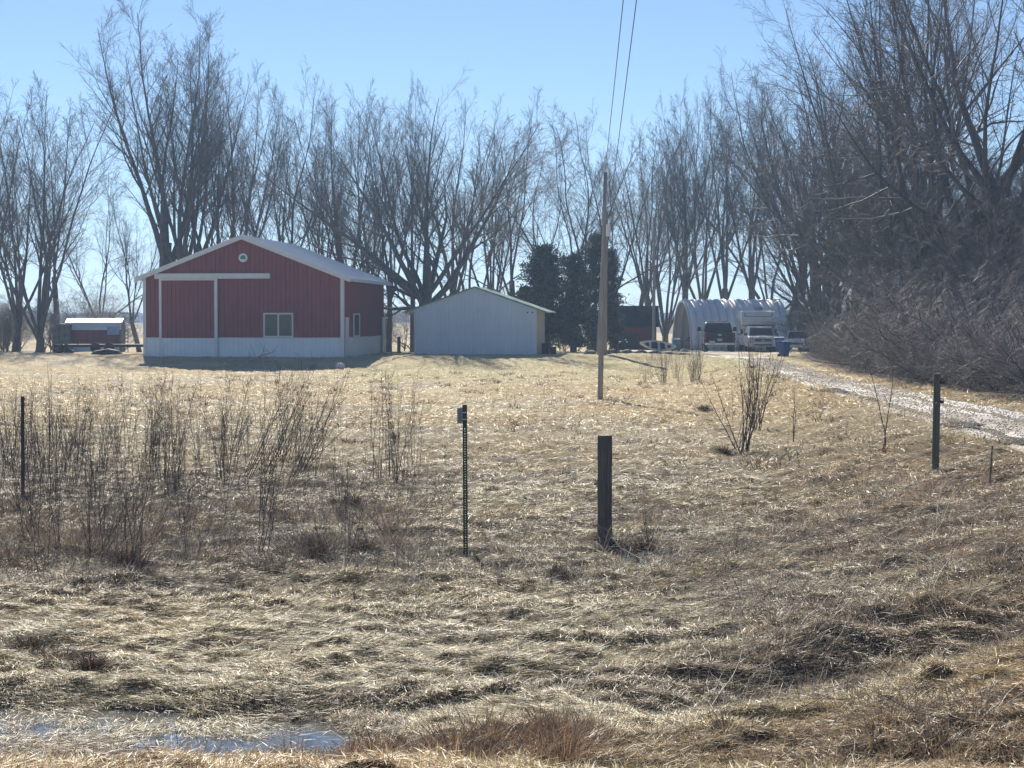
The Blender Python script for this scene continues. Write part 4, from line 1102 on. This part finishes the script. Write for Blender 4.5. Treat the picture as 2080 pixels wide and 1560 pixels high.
proto('lean', seed=5, H=16, h0=3.5, nl=4, spread=(8, 32), r0=.26, n2=14, n3=9, n4=6, lean=.28, wig=.10)
proto('slim', seed=6, H=14, h0=4.4, nl=3, spread=(6, 26), r0=.16, n2=14, n3=8, n4=6, trop=.08, wig=.065, ang=(20, 42), l2=(.26, .42))
proto('open', seed=7, H=15, h0=2.2, nl=5, spread=(16, 42), r0=.22, n2=12, n3=8, n4=6, trop=.04, wig=.12, ang=(28, 60))
proto('multi', seed=8, H=13, h0=.8, nl=8, spread=(8, 36), r0=.2, n2=14, n3=9, n4=6, trop=.08, wig=.065, ang=(20, 44), l2=(.28, .44))
proto('near', seed=9, H=19, h0=5.5, nl=5, spread=(14, 40), r0=.38, n2=13, n3=8, n4=6, trop=.03, wig=.10, ang=(28, 60), tw=.005, crown='twigred', l2=(.34, .55), low=4)
proto('brushy', seed=10, H=11, h0=.6, nl=9, spread=(14, 48), r0=.12, n2=13, n3=9, n4=6, trop=.02, wig=.12, ang=(25, 60), tw=.0048, crown='twigred', l2=(.36, .6), grav=.22)
proto('thicket', seed=12, H=4.2, h0=.1, nl=26, t2=.1, spread=(10, 70), r0=.05, n2=9, n3=7, n4=4, trop=.02, wig=.16, ang=(25, 65), tw=.004, crown='twiggrey', l2=(.3, .6), grav=.25)
proto('brushy2', seed=11, H=9, h0=.5, nl=10, spread=(18, 58), r0=.10, n2=13, n3=9, n4=6, trop=.0, wig=.14, ang=(25, 65), tw=.0045, crown='twiggrey', l2=(.36, .6), grav=.3)

def place_tree(k, px, Y_, top, label, rz=0., sx=1.0, group=None, name='tree', cat='tree', X=None):
    tm, cm = PROTO[k]; b = gat(px, Y_) if X is None else Vector((X, Y_, g1(X, Y_)))
    Hn = PROTO_H[k]
    s = (at(px, top, Y_).z - b.z) / Hn if top is not None else 1.0
    T = thing(name, label, cat, (b.x, b.y, b.z), rz, group); T.scale = (s * sx, s * sx, s)
    link('trunk', tm, T); link('crown', cm, T); return T
PROTO_H = {k: max(v.co.z for v in PROTO[k][1].vertices) for k in PROTO}
BACK = 'bare trees in the row behind the barns'
rows = [
 ('vase', -25, 128, 190, .3, 1.0, 'bare tree cut off by the left edge of the picture'),
 ('vase2', 30, 131, 215, 1.1, 1.0, 'bare many stemmed tree at far left, second of the row'),
 ('multi', 78, 126, 135, 2.3, 1.1, 'dark many stemmed bare tree left of the beige camper shell'),
 ('slim', 118, 137, 190, .9, 1.1, 'slender bare tree rising behind the beige camper shell'),
 ('open', 205, 138, 330, 1.9, .9, 'low open bare tree directly behind the small red shed'),
 ('lean', 285, 136, 330, 3.4, .9, 'bare tree leaning left beside the left corner of the barn'),
 ('tall', 327, 131, -45, 2.0, 1.15, 'very tall bare tree spreading over the left slope of the barn roof'),
 ('tall', 374, 130, -20, 4.1, 1.0, 'tallest thick trunked bare tree behind the barn, left of its ridge'),
 ('vase', 402, 135, 60, .5, .9, 'tall bare tree close to the right of the thick trunked one behind the barn'),
 ('vase2', 452, 133, 70, 2.6, .9, 'tall bare tree directly behind the barn ridge, left of the round medallion'),
 ('slim', 425, 129, 190, 3.9, 1.0, 'slim bare tree behind the barn between two tall ones'),
 ('tall', 505, 140, 120, 5.2, .8, 'bare tree straight behind the round medallion of the barn'),
 ('lean', 548, 128, 110, .0, 1.0, 'bare tree leaning right over the right slope of the barn roof'),
 ('slim', 600, 141, 230, 2.0, 1.2, 'slim bare tree over the middle of the right barn roof slope'),
 ('vase2', 645, 134, 190, .2, .8, 'many stemmed bare tree over the right slope of the barn roof'),
 ('vase', 700, 132, 170, 3.0, .85, 'bare tree over the barn roof near its right eave'),
 ('multi', 742, 136, 180, 1.4, 1.0, 'dense bare tree over the right eave of the barn'),
 ('tall', 790, 127, 190, 1.0, .7, 'dark trunked bare tree right of the right wall of the barn'),
 ('tall', 838, 125, 140, 3.3, .6, 'straight slender trunked bare tree left of the white shed'),
 ('broad', 872, 121, 130, .8, 1.15, 'broad spreading bare tree with thick trunk behind the left of the white shed'),
 ('vase', 915, 140, 170, 5.0, .9, 'bare tree behind the peak of the white shed'),
 ('open', 960, 127, 250, 2.2, 1.1, 'crooked open bare tree behind the right roof slope of the white shed'),
 ('vase2', 1005, 142, 190, 4.0, .8, 'bare tree between the white shed and the dark evergreen'),
 ('slim', 1045, 135, 215, .6, 1.2, 'slim bare tree at the left edge of the dark evergreen'),
 ('open', 1112, 138, 260, 4.4, 1.0, 'bare tree rising behind the dark bushy evergreen'),
 ('open', 1165, 131, 205, 1.2, .9, 'bare tree with crooked stems left of the poles'),
 ('slim', 1200, 139, 225, 2.9, 1.2, 'slim bare tree just left of the poles'),
 ('lean', 1255, 136, 190, 2.8, .9, 'bare tree leaning left just right of the poles'),
 ('slim', 1290, 160, 250, 4.9, 1.1, 'slim bare tree above the left of the dark red outbuilding'),
 ('vase', 1318, 162, 225, 1.7, .7, 'bare tree right behind the dark red outbuilding'),
 ('multi', 1350, 157, 250, 3.2, 1.1, 'many stemmed bare tree between the outbuilding and the hut'),
 ('tall', 1392, 158, 150, .1, .8, 'tall bare tree above the open end of the hut'),
 ('vase2', 1428, 162, 135, 5.5, .75, 'many stemmed bare tree behind the left half of the hut'),
 ('vase', 1470, 159, 150, 2.4, .75, 'bare tree behind the middle of the hut'),
 ('tall', 1528, 156, 130, 3.6, .8, 'thick trunked bare tree above the motorhome'),
 ('open', 1568, 160, 190, .7, 1.0, 'open bare tree behind the right half of the hut'),
 ('slim', 1600, 152, 150, 4.6, 1.3, 'slim bare tree at the right end of the hut'),
]
for k, px, Y_, top, rz, sx, lab in rows: place_tree(k, px, Y_, top, lab, rz, sx, BACK)
RW = 'bare trees in the wood right of the driveway'
for k, px, Y_, top, rz, sx, lab in [
 ('near', 1660, 122, 60, .4, 1.0, 'bare tree at the left front corner of the wood beyond the blue bin'),
 ('vase', 1700, 112, 60, 1.9, 1.0, 'upright bare tree in the wood right of the blue bin'),
 ('near', 1742, 103, -60, 3.3, 1.0, 'bare tree arching high over the driveway from the wood'),
 ('near', 1800, 92, -160, 5.1, .9, 'tall bare tree left of the middle of the right-hand wood'),
 ('tall', 1850, 84, -260, .9, .9, 'dark trunked tall bare tree in the middle of the right-hand wood'),
 ('near', 1905, 96, -200, 2.2, 1.0, 'tall bare tree behind the round wooden post in the wood'),
 ('near', 1968, 78, -330, 4.0, .95, 'big limbed bare tree near the right end of the wood'),
 ('near', 2040, 70, -420, .1, .95, 'thick trunked big bare tree at the right edge of the picture'),
 ('vase2', 1630, 137, 140, 2.8, .9, 'bare tree between the hut and the wood'),
 ('near', 1690, 140, 110, 1.2, .9, 'bare tree deep in the wood behind the blue bin'),
 ('vase2', 1770, 128, 40, 3.1, 1.0, 'many stemmed bare tree deep in the middle of the wood'),
 ('multi', 1672, 118, 190, .7, 1.2, 'dense many stemmed bare tree directly above the blue bin'),
 ('multi', 1728, 110, 210, 2.7, 1.2, 'dense many stemmed bare tree second from the left end of the wood'),
 ('multi', 1792, 100, 230, 4.4, 1.2, 'dense many stemmed bare tree third from the left end of the wood'),
 ('brushy', 1865, 92, 290, 1.4, 1.0, 'wide dense bare tree above the round driveway post'),
 ('brushy', 1940, 84, 300, 3.0, 1.0, 'wide dense bare tree right of the round driveway post'),
 ('multi', 2010, 78, 260, 5.4, 1.1, 'dense bare tree near the right end of the wood'),
 ('brushy', 2075, 72, 280, 2.1, 1.0, 'dense bare tree at the right edge of the wood')]:
    place_tree(k, px, Y_, top, lab, rz, sx, RW)
r_ = random.Random(12)
BR = 'leafless bushes along the right edge of the driveway'
k = 0
for Y_ in [46, 48.5, 51, 54, 57, 60, 63, 66, 69.5, 73, 77, 81, 85, 89, 93, 97, 101, 105, 110, 115]:
    for off, hh in ((1.2, 2.3), (2.3, 3.6), (4.2, 6.0), (6.6, 8.6), (9.4, 11.0)):
        X = float(XR(Y_)) + .7 + off + r_.uniform(-.5, .5) + (.5 if Y_ < 60 else 0) + 1.5 * max(0, (Y_ - 84) / 30)
        px = 1040 + F * X / Y_
        if px > 2170: continue
        if off == 4.2 and r_.random() < .35 or off > 6 and r_.random() < .3: continue
        kk = 'thicket' if off < 3 else r_.choice(['brushy2', 'brushy']) if off < 5 else r_.choice(['brushy', 'brushy', 'multi', 'near'])
        b = Vector((X, Y_ + r_.uniform(-1, 1), g1(X, Y_))); h = hh * r_.uniform(.75, 1.2) * (.66 if Y_ > 95 else 1)
        s = h / PROTO_H[kk]; wx = 1.0 if Y_ > 88 else 1.2
        T = thing('bush', 'tall leafless bush tangled with its neighbours in the wood edge along the driveway', 'bush', b, r_.uniform(0, 6.28), BR)
        T.scale = (s * wx, s * wx, s); link('trunk', PROTO[kk][0], T); link('crown', PROTO[kk][1], T)
BL_ = 'low bare brush under the tree row'
for i in range(46):
    px = r_.choice([r_.uniform(-30, 110), r_.uniform(-30, 275), r_.uniform(1040, 1200), r_.uniform(760, 830), r_.uniform(1620, 1720)]); Y_ = r_.uniform(131, 146)
    b = gat(px, Y_); kk = r_.choice(['brushy', 'brushy2', 'multi']); s = r_.uniform(2.2, 5.0) / PROTO_H[kk]
    T = thing('bush', 'bare brush standing low under the row of bare trees', 'bush', b, r_.uniform(0, 6.28), BL_)
    T.scale = (s * 1.2, s * 1.2, s); link('trunk', PROTO[kk][0], T); link('crown', PROTO[kk][1], T)

# ------------------------------------------------------------------ evergreens behind the white shed
def evergreen(px, Y_, top, w, label, seed, n_=26000, dens=1.0):
    r = np.random.default_rng(seed); b = gat(px, Y_); H = at(px, top, Y_).z - b.z
    T = thing('evergreen_tree', label, 'evergreen tree', b)
    m = MB(); m.tube([(0, 0, -.2), (.05, 0, H * .5), (0, .05, H * .93)], [.2, .12, .02], 8); m.build('trunk', M['bark'], T)
    # boughs first, then small sprays along them
    nb = int(220 * dens); t = r.uniform(.04, .97, nb); az = r.uniform(0, 6.28, nb)
    rad = w * np.where(t < .25, .75 + t, (1 - t) ** .5 * 1.1) * r.uniform(.4, 1.25, nb) * (1 + .25 * np.sin(az * 2 + t * 9 + seed))
    st = np.stack([t * 0, t * 0, t * H], 1); d = np.stack([np.cos(az), np.sin(az), np.full(nb, .28)], 1); d /= np.linalg.norm(d, axis=1, keepdims=True)
    P, R = grow(st, d, rad, np.full(nb, .035), np.full(nb, .008), 6, .12, .03, r)
    V_, Q_ = tubes([(P, R)], [4]); link('bough', quads_mesh('bough', V_, Q_, M['bark']), T)
    pi = r.integers(0, nb, n_); f = r.uniform(.25, 1, n_) * 5.999; i = f.astype(int); fr = (f - i)[:, None]
    c = P[pi, i] * (1 - fr) + P[pi, i + 1] * fr + r.normal(0, .13, (n_, 3)) * np.array([1, 1, .8])
    u = r.normal(size=(n_, 3)); u[:, 2] += .5; u /= np.linalg.norm(u, axis=1, keepdims=True); v = rand_perp(u, r)
    L = r.uniform(.08, .26, n_)[:, None]; W_ = r.uniform(.02, .06, n_)[:, None]
    V_ = np.stack([c - v * W_, c + u * L * .5 - v * W_ * .9, c + u * L, c + u * L * .45 + v * W_], 1).reshape(-1, 3)
    col = np.array([.065, .08, .052]) * np.exp(r.normal(0, .35, n_))[:, None]
    o = link('foliage', quads_mesh('foliage', V_, np.arange(n_ * 4).reshape(-1, 4), M['needles'], np.repeat(col, 4, 0)), T)
evergreen(1105, 126, 500, 2.3, 'dark bushy evergreen right of the white shed', 1, 24000, .8)
evergreen(1066, 128, 585, 1.4, 'low dark evergreen touching the right corner of the white shed', 5, 11000, .6)
evergreen(1165, 129, 515, 1.9, 'dark evergreen between the bushy one and the poles', 2, 14000, .6)
evergreen(1208, 134, 475, 1.6, 'tall dark evergreen directly behind the poles', 6, 13000, .6)
evergreen(1243, 136, 500, 1.0, 'dark narrow evergreen just right of the poles', 3, 8000, .6)

# ------------------------------------------------------------------ saplings and weeds in the field
def clump_mesh(seed, n_, H, spread, r0, nsub, lean=(0, 0), m_='stem', droop=0., sub=.35):
    r = np.random.default_rng(seed)
    az = r.uniform(0, 6.28, n_); an = np.radians(np.abs(r.normal(0, spread, n_)))
    d = np.stack([np.sin(an) * np.cos(az) + lean[0], np.sin(an) * np.sin(az) + lean[1], np.cos(an)], 1)
    d /= np.linalg.norm(d, axis=1, keepdims=True)
    st = np.stack([r.normal(0, .045, n_), r.normal(0, .045, n_), np.full(n_, -.04)], 1)
    L = H * r.uniform(.55, 1.05, n_)
    s1 = grow(st, d, L, np.full(n_, r0 * .82) * r.uniform(.6, 1.1, n_), np.full(n_, r0 * .22), 9, .05, .03, r, droop)
    c2 = children(s1[0], s1[1], nsub, .25, .97, (18, 42), (.18, sub), .55, 4, .08, .06, r, .0016)
    c3 = children(c2[0], c2[1], 3, .2, 1, (20, 50), (.3, .6), .6, 2, .1, .05, r, .0013)
    V_, Q_ = tubes([s1], [6]); A = quads_mesh('stem', V_, Q_, M[m_], None, True)
    V_, Q_ = tubes([c2, c3], [4, 3]); B = quads_mesh('twigs', V_, Q_, M[m_])
    return A, B
CL = [clump_mesh(20 + i, n_, H, sp, r0, ns, ln) for i, (n_, H, sp, r0, ns, ln) in enumerate([
    (9, 1.75, 9, .0075, 7, (0, 0)), (6, 1.9, 8, .007, 8, (.08, 0)), (12, 1.6, 13, .006, 6, (.05, 0)), (5, 1.7, 7, .007, 9, (.18, 0)),
    (4, 2.0, 12, .0075, 7, (-.06, 0)), (14, 1.35, 15, .005, 5, (0, 0)), (7, 1.9, 8, .008, 7, (.55, .1)), (3, 1.6, 5, .006, 8, (0, 0)),
    (13, 1.85, 14, .0125, 7, (.03, 0)), (2, 1.9, 6, .012, 9, (.05, 0))])]
def place_clump(i, x, y, s, rz, label, group=None, name='sapling'):
    T = thing(name, label, 'sapling', (x, y, g1(x, y) + .0), rz, group); T.scale = (s, s, s)
    link('stem', CL[i][0], T); link('crown', CL[i][1], T)
r_ = random.Random(77)
GL = 'thin leafless saplings of the thicket in the left of the field'
LB = 'thin leafless sapling clump in the thicket left of the green sign post'
spots = []
for px, by, s in [(315, 960, .95), (330, 985, 1.0), (450, 975, 1.1), (470, 965, 1.15), (460, 990, 1.0), (405, 940, .85), (640, 975, .8), (610, 965, .9), (240, 930, .85), (205, 960, 1.0), (150, 955, .95), (95, 965, 1.0), (60, 950, .9), (20, 965, 1.0), (770, 980, 1.05), (805, 990, 1.0), (815, 985, .8), (790, 975, .8), (745, 960, .6)]:
    y = (CZ - .02) * F / (by - 647); spots.append(((px - 1040) / F * y, y, s))
for i in range(105):
    y = r_.uniform(19.5, 38); px = abs(r_.gauss(0, 1)) * 360 - 20
    if px > 860: px = r_.uniform(0, 820)
    spots.append(((px - 1040) / F * y, y, r_.uniform(.45, 1.0)))
for i, (x, y, s) in enumerate(spots):
    j = r_.choice([1, 3, 4, 7, 7, 3, 4, 6]) if i > 18 else [0, 1, 0, 4, 2, 1, 3, 3, 2, 0, 2, 1, 0, 2, 4, 3, 1, 0, 7][i]
    place_clump(j, x, y, s * r_.uniform(.9, 1.1) * (.7 if j == 6 else 1), r_.uniform(-.6, .6) if j in (3, 6) else r_.uniform(0, 6.28), LB, GL)
for px, by, s, rz in [(500, 985, 1.15, 0.), (540, 975, 1.2, .1), (590, 990, 1.0, -.1), (620, 965, 1.1, .15)]:
    y = CZ * F / (by - 647); place_clump(6, (px - 1040) / F * y, y, s, rz, 'sapling clump bent over to the right in the left thicket', 'saplings bent over to the right')
def ground_clump(px, py, s, j, rz, label):
    p = hit(px, py); place_clump(j, p.x, p.y, s, rz, label)
ground_clump(1508, 925, 1.12, 8, .4, 'many stemmed leafless sapling in the field below the white driveway bend')
ground_clump(1535, 880, 1.1, 8, 1.9, 'leafless sapling just behind the largest one below the driveway bend')
ground_clump(1498, 928, .95, 4, 2.4, 'leafless forked sapling touching the left of the largest one')
ground_clump(1612, 905, 1.0, 9, .3, 'slim leafless sapling right of the many stemmed one')
ground_clump(1797, 915, 1.3, 9, 2.0, 'tall single stemmed sapling left of the round driveway post')
ground_clump(1757, 1040, .75, 7, 4.0, 'short bare sapling on the bank below the driveway post')
ground_clump(1320, 1120, .6, 5, 1.0, 'twiggy weed just right of the square wooden post')
ground_clump(1245, 1105, .4, 5, 2.0, 'twiggy weed around the foot of the square wooden post')
ground_clump(1135, 1160, .5, 7, 1.0, 'thin upright weed between the sign post and the square post')
ground_clump(320, 1180, .35, 7, 1.6, 'short crooked twig standing before the left thicket')
GM = 'small sapling patch in mid field'
for i in range(16):
    px = r_.uniform(1300, 1420); p = hit(px, r_.uniform(766, 788)); place_clump(r_.choice([0, 1, 7, 2]), p.x, p.y, r_.uniform(.7, 1.05), r_.uniform(0, 6), 'thin sapling in the upright patch right of the slender pole', GM)
r_ = random.Random(5)
GW = 'dry weeds dotted over the field'
for i in range(60):
    px, py = r_.uniform(650, 2000), r_.uniform(760, 1250)
    p = hit(px, py)
    if p.x > float(XL(p.y)) - .2: continue
    place_clump(r_.choice([5, 7]), p.x, p.y, r_.uniform(.12, .3), r_.uniform(0, 6), 'small dry weed sticking up from the open field', GW, 'weed')

# pale and dark stalks lying on the right bank and in the ditch grass
def stalks(name, n_, x0, x1, y0, y1, Lr, r0, m_, label, seed, rise=.2, wig=.16):
    r = np.random.default_rng(seed); x = r.uniform(x0, x1, n_); y = r.uniform(y0, y1, n_)
    ok = x < XL(y) - .1; x, y = x[ok], y[ok]; n_ = len(x)
    az = flow(x, y) + r.normal(0, .7, n_); el = np.abs(r.normal(0, rise, n_)) + .03
    d = np.stack([np.cos(az) * np.cos(el), np.sin(az) * np.cos(el), np.sin(el)], 1)
    P, R = grow(np.stack([x, y, gh(x, y) + .02], 1), d, r.uniform(*Lr, n_), r.uniform(*r0, n_), np.full(n_, .0012), 7, wig, .0, r, .0)
    g_ = gh(P[..., 0], P[..., 1]) + .015 + R * 1.0
    P[..., 2] = np.maximum(P[..., 2] - .0, g_)
    c = children(P, R, 3, .3, .95, (25, 60), (.2, .5), .6, 4, .12, .0, r, .0013)
    V_, Q_ = tubes([(P, R), c], [5, 4]); return tag(link(name, quads_mesh(name, V_, Q_, M[m_])), label, kind='stuff')
mp_ = mat('pale_stalk', (.42, .37, .30), .6, .2, 6); M['palestalk'] = mp_
stalks_big = True
M['dimstalk'] = mat('dim_stalk', (.17, .13, .105), .6, .3, 6)
stalks('dead_stalks', 800, 1.0, 5.4, 10.5, 27, (.2, .8), (.002, .005), 'palestalk', 'pale dead stalks lying over the right bank', 1)
stalks('dead_stalks', 110, 1.2, 5.6, 10.5, 27, (.6, 1.5), (.003, .006), 'palestalk', 'long curved pale stalks arching over the right bank', 11, .3, .12)
stalks('dead_stalks', 1500, .8, 6.2, 11, 28, (.25, .9), (.0018, .0038), 'dimstalk', 'brown dead stalks tangled on the right bank', 2, .12, .1)
stalks('dead_stalks', 900, -6.5, 1.7, 17.5, 25, (.2, .6), (.0018, .004), 'palestalk', 'pale stalks lying in the fence line', 3, .5)
stalks('dead_stalks', 2600, -6.8, -.8, 18.5, 30, (.2, .7), (.0016, .0035), 'dimstalk', 'fine brown twigs tangled in the left thicket', 4, .6, .2)
stalks('dead_stalks', 700, -4.5, 4, 11.5, 19, (.15, .5), (.0014, .003), 'dimstalk', 'thin dark stalks lying over the near field', 5, .08)

# far wood along the horizon
r = np.random.default_rng(9); n_ = 30000
X = r.uniform(-420, 420, n_); Hh = 2 + 6 * fbm(X * .02, X * 0, 7, 4); Z = r.random(n_) ** 1.2 * Hh; Y = 1150 + r.uniform(-15, 15, n_)
s_ = r.uniform(.5, 1.6, n_); a = r.uniform(0, 6.28, n_)
V_ = np.stack([np.stack([X + s_ * np.cos(a + k), Y + s_ * np.sin(a * 2 + k), Z + .2 + s_ * np.sin(a + k)], 1) for k in (0, 2.1, 4.2)], 1).reshape(-1, 3)
col = np.repeat(np.array([.07, .06, .055]) * np.exp(r.normal(0, .2, n_))[:, None], 3, 0)
tag(link('far_woods', np_mesh('far_woods', V_, np.arange(n_ * 3), np.arange(n_) * 3, M['needles'], col)), 'distant strip of bare woodland on the horizon', kind='stuff')

# ------------------------------------------------------------------ air
m = MB().box(-640, 640, -30, 1560, -1.6, 46); hz_ = bpy.data.materials.new('haze'); hz_.use_nodes = True
nt = hz_.node_tree; nt.nodes.remove(nt.nodes['Principled BSDF']); pv = nt.nodes.new('ShaderNodeVolumePrincipled')
pv.inputs['Color'].default_value = (.45, .66, 1.0, 1); pv.inputs['Density'].default_value = .00058; pv.inputs['Anisotropy'].default_value = .35
nt.links.new(pv.outputs[0], nt.nodes['Material Output'].inputs['Volume'])
tag(m.build('haze', hz_), 'thin bluish haze over the whole field', kind='stuff')
